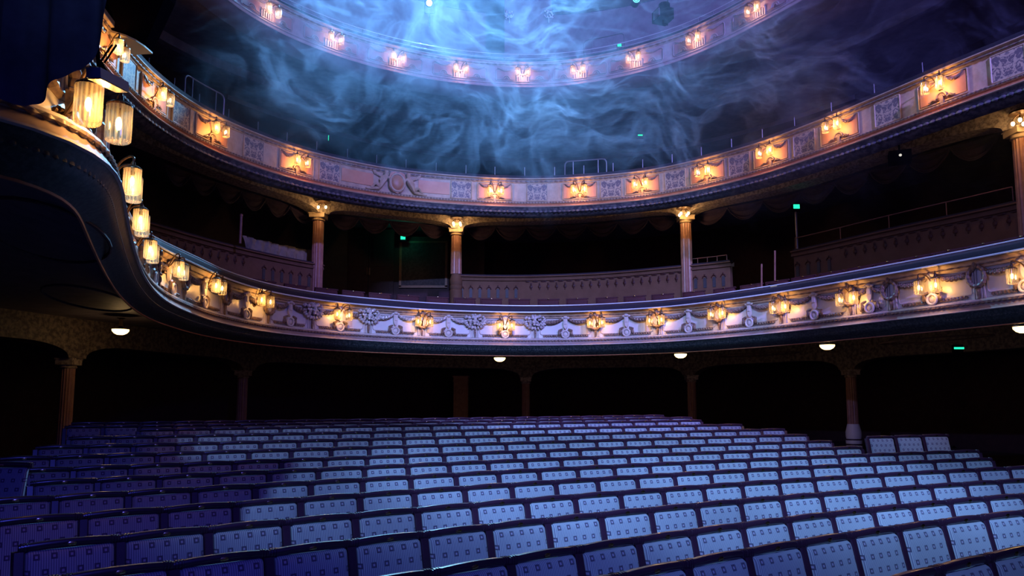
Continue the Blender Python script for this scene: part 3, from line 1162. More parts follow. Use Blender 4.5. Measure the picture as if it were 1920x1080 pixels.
# underside: flat ring, a step, then the deep ceiling of the tier below
C3.sweep([(-.30, 11.0), (-.32, 11.06), (-2.2, 11.12), (-2.25, 10.9), (-2.45, 10.9), (-2.5, 11.2)]).build('underside_ring', M['soffit'], B3)
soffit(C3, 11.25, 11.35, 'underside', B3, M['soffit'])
g = join(half_arc(.11, .018, (0, -.03, -.19)), half_arc(.06, .014, (0, -.03, -.19)))
for s_ in (-1, 1):
    g.tube([(s_ * .12, -.03, -.19), (s_ * .2, -.03, -.2), (s_ * .26, -.03, -.19)], [.016, .014, .01], 5)
ME_mound3 = g.mesh('scroll_mound', M['plaster3'])
g = MB()
g.box(-.20, .20, -.06, 0, -.22, -.20)
for x in (-.17, -.10, -.03, .04, .11, .18):
    g.box(x - .014, x + .014, -.045, 0, -.22, .0)
g.tube([(-.2, -.05, 0), (-.1, -.05, .035), (0, -.06, .0), (.1, -.05, .035), (.2, -.05, 0)], .02, 6)
ME_bracket3 = g.mesh('console_bracket', M['plaster3'])
l3 = sorted(C3.find(x, 11.6, .3) for x, y in LAMP3)
l3 = [l3[0] - 2.1] + l3 + [l3[-1] + 2.1]
for t in l3:
    a = C3.ang(t)
    put('console_bracket', ME_bracket3, B3, C3.at(t, .03, 11.66), a)
    for s_ in (-1, 1):
        panel_sheet(C3, t + s_ * .5 - .28, t + s_ * .5 + .28, 11.5, 11.80, .035).build('rose_panel', M['panel3'], B3)
        put('scroll_mound', ME_mound3, B3, C3.at(t + s_ * .5, .05, 11.70), a)
        garland(C3, t + s_ * .5 - .26, t + s_ * .5 + .26, 11.88, .09, .026, .05).build('garland', M['plaster3'], B3)
    rect_frame(C3, t - .82, t + .82, 11.47, 11.84, .035, .014, .06).build('panel_frame', M['plaster3'], B3)

# ------------------------------------------------------------------ sconces
def cyl_shade(zc):
    g = MB()
    n = 36
    rows = []
    for r, z in ((.030, -.118), (.060, -.122), (.072, -.112), (.075, -.09), (.075, .11), (.073, .122)):
        row = []
        for k in range(n):
            a = 2 * pi * k / n
            rr = r * (1 + (.035 if k % 2 else -.02) * (1 if r > .065 else 0))
            row.append((rr * cos(a), rr * sin(a), z))
        rows.append(row)
    g.grid(rows, closed_u=True)
    g.f.append(tuple(reversed(range(n))))
    return g


ME_shade = cyl_shade(0).mesh('glass_shade', M['glass'])
g = MB()
g.ell((0, 0, 0), (.020, .020, .045), 8, 6)
ME_bulb = g.mesh('bulb', M['bulb'])
g = MB()
g.ell((0, 0, 0), (.022, .022, .05), 8, 6)
ME_bulb3 = g.mesh('bulb', M['bulb3'])
g = MB()
g.lathe([(.0, .06), (.018, .06), (.022, .03), (.050, .02), (.076, .0), (.078, -.012), (.0, -.012)], (0, 0, .12), 20, cap=False)
g.lathe([(.014, .0), (.02, -.02), (.016, -.05)], (0, 0, .10), 10)
ME_cap = g.mesh('shade_cap', M['bronze'])
ME_arm = {}
for s_ in (-1, 1):
    g = MB()
    pth = [(0, .28, -.02), (s_ * .02, .22, .02), (s_ * .04, .16, .10), (s_ * .07, .11, .19), (s_ * .125, .04, .235), (s_ * .150, .0, .225), (s_ * .152, 0, .18)]
    cc = Curve([(i, 0) for i in range(3)], 0.5, 0)
    sm = []
    V = [Vector(p) for p in pth]
    for i in range(len(V) - 1):
        a, b, c_, d = V[max(i - 1, 0)], V[i], V[i + 1], V[min(i + 2, len(V) - 1)]
        for j in range(4):
            t = j / 4
            sm.append(0.5 * ((2 * b) + (c_ - a) * t + (2 * a - 5 * b + 4 * c_ - d) * t * t + (3 * b - a - 3 * c_ + d) * t ** 3))
    sm.append(V[-1])
    g.tube(sm, .011, 7)
    g.ell((s_ * .02, .24, -.03), (.022, .022, .022), 7, 5)
    ME_arm[s_] = g.mesh('curved_arm', M['bronze'])
g = join(torus(.085, .024, 24, 7, .2, c=(0, .285, -.03), sz=1.25))
g.ell((0, .285, -.03), (.07, .035, .09), 12, 7)
g.ell((0, .24, .02), (.03, .05, .03), 8, 6)
ME_plate = g.mesh('wall_plate', M['bronze'])


def make_sconce(loc, rz, label, group, bulb=ME_bulb, power=16.0, color=(1.0, .50, .14)):
    t = thing('twin_sconce', label, 'wall lamp', loc, rz, group)
    put('wall_plate', ME_plate, t, (0, .085, -.01), scale=(.7, .7, .7))
    for s_ in (-1, 1):
        put('curved_arm', ME_arm[s_], t)
        put('shade_cap', ME_cap, t, (s_ * .152, 0, 0))
        sh = put('glass_shade', ME_shade, t, (s_ * .152, 0, 0), label='clear ribbed glass cylinder shade')
        put('bulb', bulb, sh, (0, 0, .0))
    d = bpy.data.lights.new('lamp_glow', 'POINT')
    d.energy = power
    d.color = color
    d.shadow_soft_size = .04
    o = bpy.data.objects.new('lamp_glow', d)
    col.objects.link(o)
    o.parent = t
    o.location = (0, -.0, -.02)
    return t


near_words = {0: 'largest twin glass lamp beside the black drape, lowest balcony', 1: 'large twin lamp on tall curved arm, second from left on lowest balcony'}
for i, (x, y) in enumerate(LAMP1):
    z = 3.82
    if i == 0:
        z = 3.53
        t = C1.find(194, z, .30, y=216, lo=1.5, hi=5.6)
    elif i < 4:
        t = C1.find(x, z, .30, y=y, lo=4.0, hi=9.5)
    else:
        t = C1.find(x, z, .30, lo=7.5)
    # level where the sight line to the shades meets the front
    P_ = C1.at(t, .30, z)
    r_ = ray(x, y)
    zz = E + r_.z * P_.y / r_.y
    P_.z = max(3.65, min(3.98, zz)) if i else z
    lab = near_words.get(i, 'glass twin lamp, %s from the left on the lowest balcony front' % ORD[i])
    make_sconce(P_, C1.ang(t), lab, 'twin lamps on the lowest balcony', power=7.5, color=(1, .47, .12))
for i, (x, y) in enumerate(LAMP2):
    t = C2.find(x, 7.85, .30, y=y)
    P_ = C2.at(t, .30, 7.85)
    r_ = ray(x, y)
    P_.z = max(7.7, min(8.0, E + r_.z * P_.y / r_.y))
    make_sconce(P_, C2.ang(t), 'glass twin lamp, %s from the left on the middle balcony front' % ORD[i], 'twin lamps on the middle balcony', power=17.0, color=(1, .46, .12))
for i, (x, y) in enumerate(LAMP3):
    t = C3.find(x, 11.68, .26, y=y)
    P_ = C3.at(t, .26, 11.68)
    r_ = ray(x, y)
    P_.z = max(11.6, min(11.85, E + r_.z * P_.y / r_.y))
    make_sconce(P_, C3.ang(t), 'pinkish twin lamp, %s from the left on the top balcony front' % ORD[i], 'twin lamps on the top balcony', ME_bulb3, 8.0, (1, .5, .32))

# ------------------------------------------------------------------ box fronts behind the circle
CB = Curve([(-9.3, 12.2), (-8.9, 14.6), (-8.15, 16.7), (-7.7, 18.0), (-6.87, 19.7), (-5.6, 21.5), (-3.8, 22.65), (-1.8, 23.25), (0.4, 23.4), (2.8, 22.9), (5.0, 21.75),
            (6.3, 20.9), (7.6, 19.5), (8.9, 17.1), (10.3, 14.8), (11.3, 12.6)], smooth=30)
ZB0, ZB1 = 5.15, 5.90
g = MB()
g.ell((0, -.01, 0), (.035, .012, .045), 8, 5)
g.ell((0, -.01, .065), (.018, .010, .03), 6, 4)
g.ell((0, -.01, -.06), (.012, .010, .022), 6, 4)
for s_ in (-1, 1):
    g.ell((s_ * .075, -.01, .13), (.05, .010, .02), 6, 4)
ME_drop2 = g.mesh('painted_drop', M['boxorn'])
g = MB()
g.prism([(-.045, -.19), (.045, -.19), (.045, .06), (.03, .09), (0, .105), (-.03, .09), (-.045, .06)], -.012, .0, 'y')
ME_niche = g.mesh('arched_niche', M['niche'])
g = MB()
g.tube([(-.06, -.01, .09), (-.045, -.01, .135), (0, -.01, .155), (.045, -.01, .135), (.06, -.01, .09)], .014, 5)
g.ell((0, -.012, .18), (.02, .01, .02), 6, 4)
ME_nhood = g.mesh('niche_hood', M['boxorn'])


def box_front(x0, x1, label, niches):
    ta = CB.find(x0, ZB1, 0)
    tb = CB.find(x1, ZB1, 0) if x1 < 2000 else CB.L - .1
    T = thing('theatre_box', label, 'theatre box', (0, 0, 0), 0, 'box fronts behind the lowest balcony')
    w = CB.sweep([(-.18, ZB0 - .45), (-.0, ZB0 - .45), (.0, ZB1 - .12), (-.18, ZB1 - .12), (-.18, ZB0 - .45)], ta, tb)
    # closed ends
    for t in (ta, tb):
        p = [CB.at(t, o, z) for o, z in ((-.18, ZB0 - .45), (0, ZB0 - .45), (0, ZB1 - .12), (-.18, ZB1 - .12))]
        w.add(p, [(0, 1, 2, 3)])
    w.build('front_panel', M['box'], T)
    CB.sweep([(.0, ZB1 - .16), (.05, ZB1 - .14), (.05, ZB1 - .09), (.02, ZB1 - .08), (.03, ZB1 - .05), (.09, ZB1 - .03), (.09, ZB1), (-.2, ZB1), (-.2, ZB1 - .12)], ta - .05, tb + .05).build('capping_rail', M['box'], T)
    CB.sweep([(.03, ZB1), (.03, ZB1 + .05), (-.2, ZB1 + .06), (-.2, ZB1)], ta, tb).build('velvet_ledge', M['velvet'], T)
    for (n0, n1, cnt) in niches:
        s0, s1 = CB.find(n0, ZB0 + .3, 0), CB.find(n1, ZB0 + .3, 0)
        for k in range(cnt):
            t = s0 + (s1 - s0) * k / max(1, cnt - 1)
            put('arched_niche', ME_niche, T, CB.at(t, .005, ZB0 + .25), CB.ang(t))
            put('niche_hood', ME_nhood, T, CB.at(t, .012, ZB0 + .23), CB.ang(t), scale=(1.15, 1, 1.15))
    return T, ta, tb


def drops(T, x0, x1, pitch):
    ta = CB.find(x0, ZB1, 0)
    tb = CB.find(x1, ZB1, 0) if x1 < 2000 else CB.L - .3
    k = int((tb - ta) / pitch)
    for i in range(k + 1):
        t = ta + pitch * i
        put('painted_drop', ME_drop2, T, CB.at(t, .01, ZB1 - .34), CB.ang(t), scale=(1.45, 1, 1.3))


T, a_, b_ = box_front(262, 603, 'left box front, row of painted drops ending in seven arched niches, behind the lamps', [(494, 597, 7)])
drops(T, 300, 470, .27)
T, a_, b_ = box_front(853, 1368, 'middle box front between two columns, painted drops and arched niches', [(866, 968, 7), (1304, 1357, 4)])
drops(T, 996, 1290, .27)
T, a_, b_ = box_front(1488, 2100, 'right box front with four arched niches at its left end', [(1496, 1555, 4)])
drops(T, 1585, 2100, .27)


# ------------------------------------------------------------------ columns and arches
def column_thing(p, z0, z1, r, label, mats, group, base_h=0.0, cap_h=.22, bw=1.0):
    T = thing('fluted_column', label, 'column', (p.x, p.y, z0), 0, group)
    h = z1 - z0
    g = MB()
    g.lathe([(r, base_h), (r * .98, base_h + .3), (r * .93, h - cap_h)], n=32, flute=1, fd=.09)
    g.build('shaft', mats[0], T)
    g = MB()
    g.lathe([(r * 1.0, h - cap_h), (r * 1.15, h - cap_h + .02), (r * 1.02, h - cap_h + .05), (r * 1.1, h - .13), (r * 1.1, h - .12)], n=24)
    g.box(-r * 1.25, r * 1.25, -r * 1.25, r * 1.25, h - .13, h - .02)
    g.box(-r * 1.35, r * 1.35, -r * 1.35, r * 1.35, h - .03, h)
    g.build('capital', mats[1], T, smooth=True)
    g = MB()
    if base_h > 0:
        q = base_h
        r = r * bw
        g.lathe([(r * 1.45, 0), (r * 1.45, q * .45), (r * 1.30, q * .47), (r * 1.45, q * .52), (r * 1.45, q * .60), (r * 1.30, q * .62), (r * 1.42, q * .68), (r * 1.42, q * .8), (r * 1.05, q)], n=24)
        g.build('base', mats[2], T)
        if bw == 1.0:
            for f_ in (.49, .61):
                g = MB()
                g.lathe([(r * 1.40, q * f_ - .02), (r * 1.47, q * f_ - .015), (r * 1.47, q * f_ + .015), (r * 1.40, q * f_ + .02)], n=24)
                g.build('dark_band', M['wood'], T)
    return T


def arcade(c, cols, z_abacus, z_crown, z_top, th, name, label, mat, cat='arch', flat=1.1, open_ends=True):
    """spandrel wall between columns with flattened arches, one thing per bay"""
    out = []
    for a_, b_ in zip(cols[:-1], cols[1:]):
        mid, hw = (a_ + b_) / 2, (b_ - a_) / 2 - .20
        k = 40
        rowF, rowB = [], []
        for i in range(k + 1):
            # denser near the springing
            u = -cos(pi * i / k)
            t = mid + hw * u
            du = min(1.0, (1 - abs(u)) * hw / flat)
            zb = z_abacus + (z_crown - z_abacus) * sqrt(max(0, 1 - (1 - du) ** 2)) ** .9
            rowF.append((c.at(t, th / 2, z_top), c.at(t, th / 2, zb), c.at(t, -th / 2, zb), c.at(t, -th / 2, z_top)))
        mb = MB()
        e0, e1 = a_, b_
        first = (c.at(e0, th / 2, z_top), c.at(e0, th / 2, z_abacus), c.at(e0, -th / 2, z_abacus), c.at(e0, -th / 2, z_top))
        lastr = (c.at(e1, th / 2, z_top), c.at(e1, th / 2, z_abacus), c.at(e1, -th / 2, z_abacus), c.at(e1, -th / 2, z_top))
        mb.grid([first] + rowF + [lastr])
        out.append(mb)
    return out


# upper columns stand on the box fronts
colx = [232, 597, 856, 1286, 1915]
colt = []
for i, x in enumerate(colx):
    if i == 0:
        t = CB.find(245, 7.0, 0)
    else:
        t = CB.find(x, 7.0, -.02)
    colt.append(t)
labs = ['column hidden at the far left', 'terracotta fluted column left of the doorway, above the left box end', 'fluted column beside the green lit panel, at the left end of the middle box',
        'fluted column above the right part of the middle box', 'capital of a column with lit cluster at the right picture edge']
for i, t in enumerate(colt):
    p = CB.at(t, -.02, 0)
    if i == 0:
        continue
    column_thing(p, 5.0, 7.40, .175, labs[i], (M['column'], M['plaster2'], M['box']), 'columns carrying the middle balcony', base_h=.95 if i == 2 else .0, bw=.80)
ar = arcade(CB, [1.0] + colt[1:] + [CB.L - .2], 7.38, 7.62, 8.06, .5, '', '', None, flat=1.3)
an = ['above the left box', 'above the doorway between the left columns', 'above the middle box', 'right of the middle columns', 'at the right edge']
for mb, nm in zip(ar, an):
    o = mb.build('spandrel_arch', M['soffit_mottled'])
    tag(o, 'flat mottled plaster arch ' + nm, 'arch', 'arches under the middle balcony')
# bracket light clusters on the capitals
g = MB()
g.lathe([(.0, .05), (.20, .04), (.22, .0), (.10, -.02), (.0, -.02)], n=18, cap=False)
for k in range(4):
    a = pi / 4 + k * pi / 2
    g.tube([(0, 0, .0), (.08 * cos(a), .08 * sin(a), -.03), (.14 * cos(a), .14 * sin(a), -.08), (.15 * cos(a), .15 * sin(a), -.14)], .012, 6)
ME_clus = g.mesh('bracket', M['bronze'])
g = MB()
g.ell((0, 0, 0), (.035, .035, .045), 9, 6)
ME_cb = g.mesh('bulb', emis('cluster_bulb', (1.0, .66, .30), 14.0))
for i in (1, 2, 3, 4):
    x, y = [(0, 0), (608, 370), (857, 410), (1281, 391), (1912, 213)][i]
    t = CB.find(x, 7.6, .55)
    P_ = CB.at(t, .50, 7.60)
    rr_ = ray(x, y)
    P_.z = min(7.62, E + rr_.z * P_.y / rr_.y)
    T = thing('lamp_cluster', ['', 'bare bulb cluster above the terracotta column, left', 'lit bulb cluster above the second column, beside the green light',
                               'lit bulb cluster above the right-hand column of the middle box', 'lit bulb cluster cut by the right picture edge'][i],
              'ceiling lamp', P_, 0, 'bulb clusters on the capitals')
    put('bracket', ME_clus, T)
    for k in range(4):
        a = pi / 4 + k * pi / 2
        if i == 1 and k in (0, 1):
            continue
        put('bulb', ME_cb, T, (.15 * cos(a), .15 * sin(a), -.17))
    d = bpy.data.lights.new('cluster_glow', 'POINT')
    d.energy = 19.0 if i > 1 else 10.0
    d.color = (1, .55, .2)
    d.shadow_soft_size = .06
    o = bpy.data.objects.new('cluster_glow', d)
    col.objects.link(o)
    o.parent = T
    o.location = (0, -.10, -.24)

# stalls columns under the circle
CS = Curve([(-9.9, 10.2), (-9.3, 12.8), (-8.7, 14.8), (-7.2, 19.2), (-4.6, 22.4), (0.45, 23.9), (5.45, 22.4), (8.7, 19.0), (10.3, 16.8), (11.6, 13.6)], smooth=40)
st = []
for x, lab, base in ((128, 'dark column at the left under the lowest balcony', 0), (455, 'barely lit column left of the square pillar under the balcony', 0),
                     (986, 'dim column right of the ochre pillar under the balcony', 0), (1297, 'slim fluted column under the balcony, left of the white-based one', 0),
                     (1595, 'fluted column with white banded base at the right of the stalls', 1)):
    t = CS.find(x, 2.4, 0)
    st.append(t)
    p = CS.at(t, 0, 0)
    z0 = .45
    bh = 0
    if base:
        z0 = .35
        q = ray(x, 795)
        bh = (E + q.z * p.y / q.y) - z0
    column_thing(p, z0, 2.72, .135, lab, (M['column'], M['soffit_mottled'], M['white_base']), 'columns of the stalls', base_h=bh, cap_h=.2)
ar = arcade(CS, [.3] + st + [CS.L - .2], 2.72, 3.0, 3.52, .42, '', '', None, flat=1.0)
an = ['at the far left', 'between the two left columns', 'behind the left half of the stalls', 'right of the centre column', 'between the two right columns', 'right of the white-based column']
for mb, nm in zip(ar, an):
    o = mb.build('spandrel_arch', M['mottled_shaded'])
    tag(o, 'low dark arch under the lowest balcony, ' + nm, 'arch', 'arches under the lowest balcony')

# square pillars on the rear wall
for x, xx, lab in ((603, (587, 619), 'left of two square ochre pillars on the rear wall'), (865, (850, 879), 'right of two square ochre pillars on the rear wall')):
    Y = 25.6 if x < 700 else 26.4
    a = ony(xx[0], 705, Y)
    b = ony(xx[1], 705, Y)
    top = a.z
    T = thing('wall_pillar', lab, 'pillar', ((a.x + b.x) / 2, Y, .4), 0, 'square pillars on the rear wall')
    w = (b.x - a.x) / 2
    g = MB()
    g.box(-w * .92, w * .92, -.12, .5, 0, top - .4 - .2)
    g.build('shaft', M['pillar'], T, False)
    g = MB()
    g.box(-w, w, -.16, .5, top - .6, top - .56)
    g.box(-w * .94, w * .94, -.14, .5, top - .56, top - .44)
    g.box(-w * 1.05, w * 1.05, -.19, .5, top - .44, top - .4)
    g.build('capital', M['pillar'], T, False)
    g = MB()
    g.tube([(-w * .7, -.13, .4), (w * .7, -.13, .4), (w * .7, -.13, top - .75), (-w * .7, -.13, top - .75)], .02, 5, closed=True)
    g.ell((0, -.13, top - .95), (.09, .03, .10), 8, 5)
    g.build('raised_frame', M['pillar'], T)

# dome lamps under the circle
g = MB()
g.lathe([(.0, -.10), (.06, -.095), (.11, -.07), (.145, -.03), (.15, .0)], n=22, cap=False)
ME_dome = g.mesh('glass_bowl', M['dome'])
g = MB()
g.lathe([(.15, .0), (.17, .0), (.175, .02), (.12, .035), (.05, .06), (.035, .12), (.035, .20), (.08, .22)], n=22)
ME_domeb = g.mesh('brass_fitting', M['brass'])
for i, (x, y, zz) in enumerate(((226, 618, 3.22), (937, 671, 3.05), (1276, 664, 3.05), (1551, 647, 3.05), (1919, 613, 3.05))):
    p = onz(x, y, zz)
    T = thing('dome_lamp', ['round glass dome lamp at the left under the lowest balcony', 'round dome lamp above the right ochre pillar', 'round dome lamp above the slim column under the balcony',
                            'round dome lamp left of the white-based column', 'round dome lamp cut by the right picture edge'][i], 'ceiling lamp', p, 0, 'dome lamps under the lowest balcony')
    put('glass_bowl', ME_dome, T)
    put('brass_fitting', ME_domeb, T)
    d = bpy.data.lights.new('dome_glow', 'POINT')
    d.energy = 5.0
    d.color = (1, .6, .25)
    d.shadow_soft_size = .1
    o = bpy.data.objects.new('dome_glow', d)
    col.objects.link(o)
    o.parent = T
    o.location = (0, 0, -.18)

# ------------------------------------------------------------------ circle seats behind the front rail
g = MB()
loops = []
for inset, y in ((0.0, .03), (0.0, -.02), (.03, -.05)):
    loops.append(rounded_panel(.58 - 2 * inset, -.45 + inset, .0 - inset, .05, y))
g.grid(loops, closed_u=True)
n = len(loops[0])
g.f.append(tuple(len(g.v) - n + k for k in range(n)))
g.f.append(tuple(reversed(range(n))))
ME_cback = g.mesh('velvet_back', M['redvelvet'])
g = MB()
g.box(-.305, .305, -.03, .03, .0, .03)
g.box(-.305, -.28, -.03, .04, -.6, .0)
ME_crail = g.mesh('wooden_rail', M['redvelvet'], False)
g = MB()
g.ell((0, -.035, .02), (.03, .008, .016), 8, 5)
ME_cpl = g.mesh('number_plate', M['brass'])
t = 8.6
i = 0
while t < C1.L - 1.2:
    p = C1.at(t, -1.5, 4.69)
    q = proj(p)
    if -20 < q[0] < 1960:
        T = thing('balcony_chair', 'maroon seat back above the lowest balcony rail, %s from left' % (ORD[i] if i < len(ORD) else ORD[i - 30] + ' after the thirtieth'),
                  'chair', p, C1.ang(t), 'seat backs behind the lowest balcony rail')
        put('velvet_back', ME_cback, T)
        put('wooden_rail', ME_crail, T)
        put('number_plate', ME_cpl, T)
        i += 1
    t += .62
C1.sweep([(-1.0, 3.95), (-2.2, 3.98), (-2.2, 4.3), (-4.5, 4.4)], 8.0, C1.L).build('stepped_floor', M['floor'], B1)

# ------------------------------------------------------------------ wall between the boxes: doorway, panels, green lights
rw = lambda x, y, Y=24.6: ony(x, y, Y)
def flat_rect(x0, x1, y0, y1, Y, name, mat, th=.06, parent=None):
    a, b = ony(x0, y1, Y), ony(x1, y0, Y)
    g = MB()
    g.box(a.x, b.x, Y - th, Y, a.z, b.z)
    return g.build(name, mat, parent, False)


g = MB()
a, b = ony(600, 590, 25.6), ony(855, 400, 25.6)
g.box(a.x - 1.2, b.x + 1.0, 25.6, 25.75, a.z - 1.2, 7.7)
tag(g.build('corridor_wall', M['wall'], None, False), kind='structure')
door = thing('door_1', 'dark double door between the left and middle boxes', 'door', (ony(690, 560, 25.55).x, 25.55, ony(690, 575, 25.55).z))
door['kind'] = 'structure'
dz = ony(690, 575, 25.55).z
w = (ony(737, 500, 25.5).x - ony(643, 500, 25.5).x) / 2
for s_ in (-1, 1):
    g = MB()
    g.box(min(0.01 * s_, s_ * w), max(0.01 * s_, s_ * w), -.05, .03, 0, 2.7)
    g.box(min(s_ * .15, s_ * (w - .15)), max(s_ * .15, s_ * (w - .15)), -.075, -.04, .3, 1.1)
    g.box(min(s_ * .15, s_ * (w - .15)), max(s_ * .15, s_ * (w - .15)), -.075, -.04, 1.4, 2.4)
    lf = g.build('door_leaf', M['wall'], door, False)
    g = MB()
    g.box(.02 * s_ - .02 if s_ < 0 else .03, .02 * s_ + .0 if s_ < 0 else .07, -.12, -.05, 1.1, 1.35)
    g.build('push_plate', M['trim'], lf, False)
for nm, x0, x1, y0, y1 in (('wall_trim_panel', 750, 836, 455, 535), ('wall_trim_panel', 606, 634, 455, 522)):
    T = thing('framed_wall_panel', 'dim damask panel in reddish moulding, ' + ('right of the doorway under the green light' if x0 > 700 else 'between the left column and the doorway'),
              'wall panel', (ony((x0 + x1) / 2, y1, 25.5).x, 25.58, ony((x0 + x1) / 2, y1, 25.5).z))
    A, B = ony(x0, y1, 25.55), ony(x1, y0, 25.55)
    hw, hh = (B.x - A.x) / 2, B.z - A.z
    g = MB()
    g.box(-hw, hw, -.03, .0, 0, hh)
    g.build('damask_field', surf('damask_field_%d' % x0, (.03, .015, .025), (.055, .03, .045), .7, scale=14, thr=(.45, .55)), T, False)
    g = MB()
    g.box(-hw - .05, -hw + .03, -.06, 0, -.05, hh + .05)
    g.box(hw - .03, hw + .05, -.06, 0, -.05, hh + .05)
    g.box(-hw - .05, hw + .05, -.06, 0, -.08, .0)
    g.box(-hw - .05, hw + .05, -.06, 0, hh, hh + .06)
    g.build('moulding', M['trim'], T, False)

g = MB()
g.box(-.12, .12, -.05, .04, -.10, .10)
ME_exb = g.mesh('housing', M['blackbox'], False)
g = MB()
g.box(-.08, .08, -.07, -.05, -.03, .08)
ME_exl = g.mesh('lit_panel', M['exit'], False)
for i, (x, y, Y, sc_, lab) in enumerate(((756, 448, 25.3, 1, 'green exit light above the framed panel right of the doorway'), (1200, 254, 25.5, 1, 'green exit light in the smoke above the middle balcony'),
                                    (616, 262, 25.0, .9, 'narrow green light left of centre behind the middle balcony'), (1492, 390, 19.69, 1, 'green light on a post at the right box end'),
                                    (1795, 654, 15.0, .8, 'green light under the lowest balcony, far right'), (1161, 87, 22.8, .8, 'small green light behind the top balcony rail'))):
    p = ony(x, y, Y)
    T = thing('exit_light', lab, 'exit light', p, 0)
    put('housing', ME_exb, T, scale=(sc_,) * 3)
    q = put('lit_panel', ME_exl, T, scale=(sc_,) * 3)
    if i == 2:
        q.scale = (.25, 1, 1.7)
        T.children[0].scale = (.3, 1, 1.8)
    if i == 4:
        q.scale = (1.2, 1, .35)
    if i == 0:
        d = bpy.data.lights.new('exit_glow', 'POINT')
        d.energy = 2.5
        d.color = (0.02, 1, .5)
        d.shadow_soft_size = .05
        o = bpy.data.objects.new('exit_glow', d)
        col.objects.link(o)
        o.parent = T
        o.location = (.05, -.25, 0)

# post that carries the green light at the right box end, and its rail
p = ony(1492, 392, 19.72)
g = MB()
g.tube([(p.x, p.y, 5.3), (p.x, p.y, p.z + .1)], .03, 8)
tag(g.build('light_post', M['steel']), 'thin dark post carrying the green light at the right box end', 'post')

# pelmet swags under the arches
def pelmet(x0, x1, y, n, label):
    t0, t1 = CB.find(x0, 7.3, -.6), CB.find(x1, 7.3, -.6)
    T = thing('curtain_pelmet', label, 'curtain')
    Lw = (t1 - t0) / n
    for i in range(n):
        g = MB()
        rows = []
        for j in range(9):
            v = j / 8
            row = []
            for k in range(15):
                u = k / 14
                sag = .42 * v * sin(pi * u) ** .8
                fold = .035 * sin(v * pi * 5) * sin(pi * u)
                row.append(CB.at(t0 + Lw * (i + u), -.55 + .06 * sin(pi * u) + fold, 7.66 - .06 * v - sag))
            rows.append(row)
        g.grid(rows)
        g.build('swag', M['pelmet'], T)
        g = MB()
        g.tube([CB.at(t0 + Lw * (i + k / 10), -.48, 7.60 - .42 * sin(pi * k / 10) ** .8) for k in range(11)], .02, 5)
        g.build('fringe', M['pelmet'], T)


pelmet(300, 590, 420, 6, 'plum swagged pelmet above the left box')
pelmet(612, 842, 430, 4, 'plum swagged pelmet above the doorway')
pelmet(872, 1275, 430, 7, 'plum swagged pelmet above the middle box')
pelmet(1300, 1880, 430, 8, 'plum swagged pelmet right of the middle columns')

# cloth hung behind the left box rail, and a post
g = MB()
rows = []
t0, t1 = CB.find(456, 6.2, -.5), CB.find(592, 6.2, -.5)
for j in range(8):
    v = j / 7
    rows.append([CB.at(t0 + (t1 - t0) * k / 60 + .25 * v * (1 if k < 8 else 0) * (1 - k / 8 if k < 8 else 0), -.55 + .03 * sin(k * .9) + .02 * sin(k * 2.3 + j), 6.42 - .50 * v + .015 * sin(k * .35)) for k in range(61)])
g.grid(rows)
tag(g.build('draped_cloth', M['cloth']), 'grey beige cloth hung along the back of the left box', 'cloth')
p = ony(451, 440, 18.6)
g = MB()
g.tube([(p.x, p.y, 5.9), (p.x, p.y, ony(451, 404, 18.6).z)], .035, 8)
g.ell((p.x, p.y, ony(451, 404, 18.6).z), (.045, .045, .05), 8, 6)
tag(g.build('wooden_post', M['trim']), 'short reddish post left of the draped cloth', 'post')

# ------------------------------------------------------------------ rails on the balconies
def stanchions(c, zt, h, xs, o, name, label, rail, wires):
    T = thing(name, label, 'railing')
    ts = [c.find(x, zt, o) for x in xs]
    for t in ts:
        g = MB()
        g.tube([c.at(t, o, zt), c.at(t, o, zt + h)], .010, 6)
        g.build('stanchion', M['steel'], T)
    if rail:
        for zz in wires:
            g = MB()
            k = max(4, int((ts[-1] - ts[0]) / .15))
            g.tube([c.at(ts[0] + (ts[-1] - ts[0]) * i / k, o, zz) for i in range(k + 1)], .013 if zz == wires[-1] else .008, 6)
            g.build('horizontal_rail', M['chrome'], T)
    return T


stanchions(C2, 8.27, .30, [278, 326, 373, 428, 483, 538, 594, 651, 706, 761, 818, 873, 928, 984, 1040, 1095, 1150, 1205, 1260, 1315, 1372, 1430, 1490, 1560, 1640, 1730],
           -.1, 'railing_posts', 'row of thin posts along the middle balcony rail', False, [])
stanchions(C3, 12.13, .26, [470, 520, 565, 618, 680, 708, 770, 833, 888, 919, 975, 1041, 1100, 1151, 1221, 1251, 1280, 1310, 1338, 1367, 1400], -.1,
           'guard_rail', 'thin double guard rail on the top balcony, shining cyan at the left', True, [12.27, 12.39])


def hoop(c, zt, x0, x1, h, o, label):
    t0, t1 = c.find(x0, zt + .3, o), c.find(x1, zt + .3, o)
    T = thing('guard_hoop', label, 'railing')
    rc = .12
    pts = [c.at(t0, o, zt), c.at(t0, o, zt + h - rc)]
    for k in range(1, 6):
        a = pi / 2 * k / 5
        pts.append(c.at(t0 + rc * (1 - cos(a)), o, zt + h - rc + rc * sin(a)))
    for k in range(1, 8):
        pts.append(c.at(t0 + rc + (t1 - t0 - 2 * rc) * k / 8, o, zt + h))
    for k in range(0, 6):
        a = pi / 2 * (1 - k / 5)
        pts.append(c.at(t1 - rc * (1 - cos(a)), o, zt + h - rc + rc * sin(a)))
    pts.append(c.at(t1, o, zt))
    g = MB()
    g.tube(pts, .018, 8)
    g.build('hoop_tube', M['steel'], T)
    for u in (.2, .8):
        g = MB()
        g.tube([c.at(t0 + (t1 - t0) * u, o, zt), c.at(t0 + (t1 - t0) * u, o, zt + h)], .012, 6)
        g.build('upright', M['steel'], T)


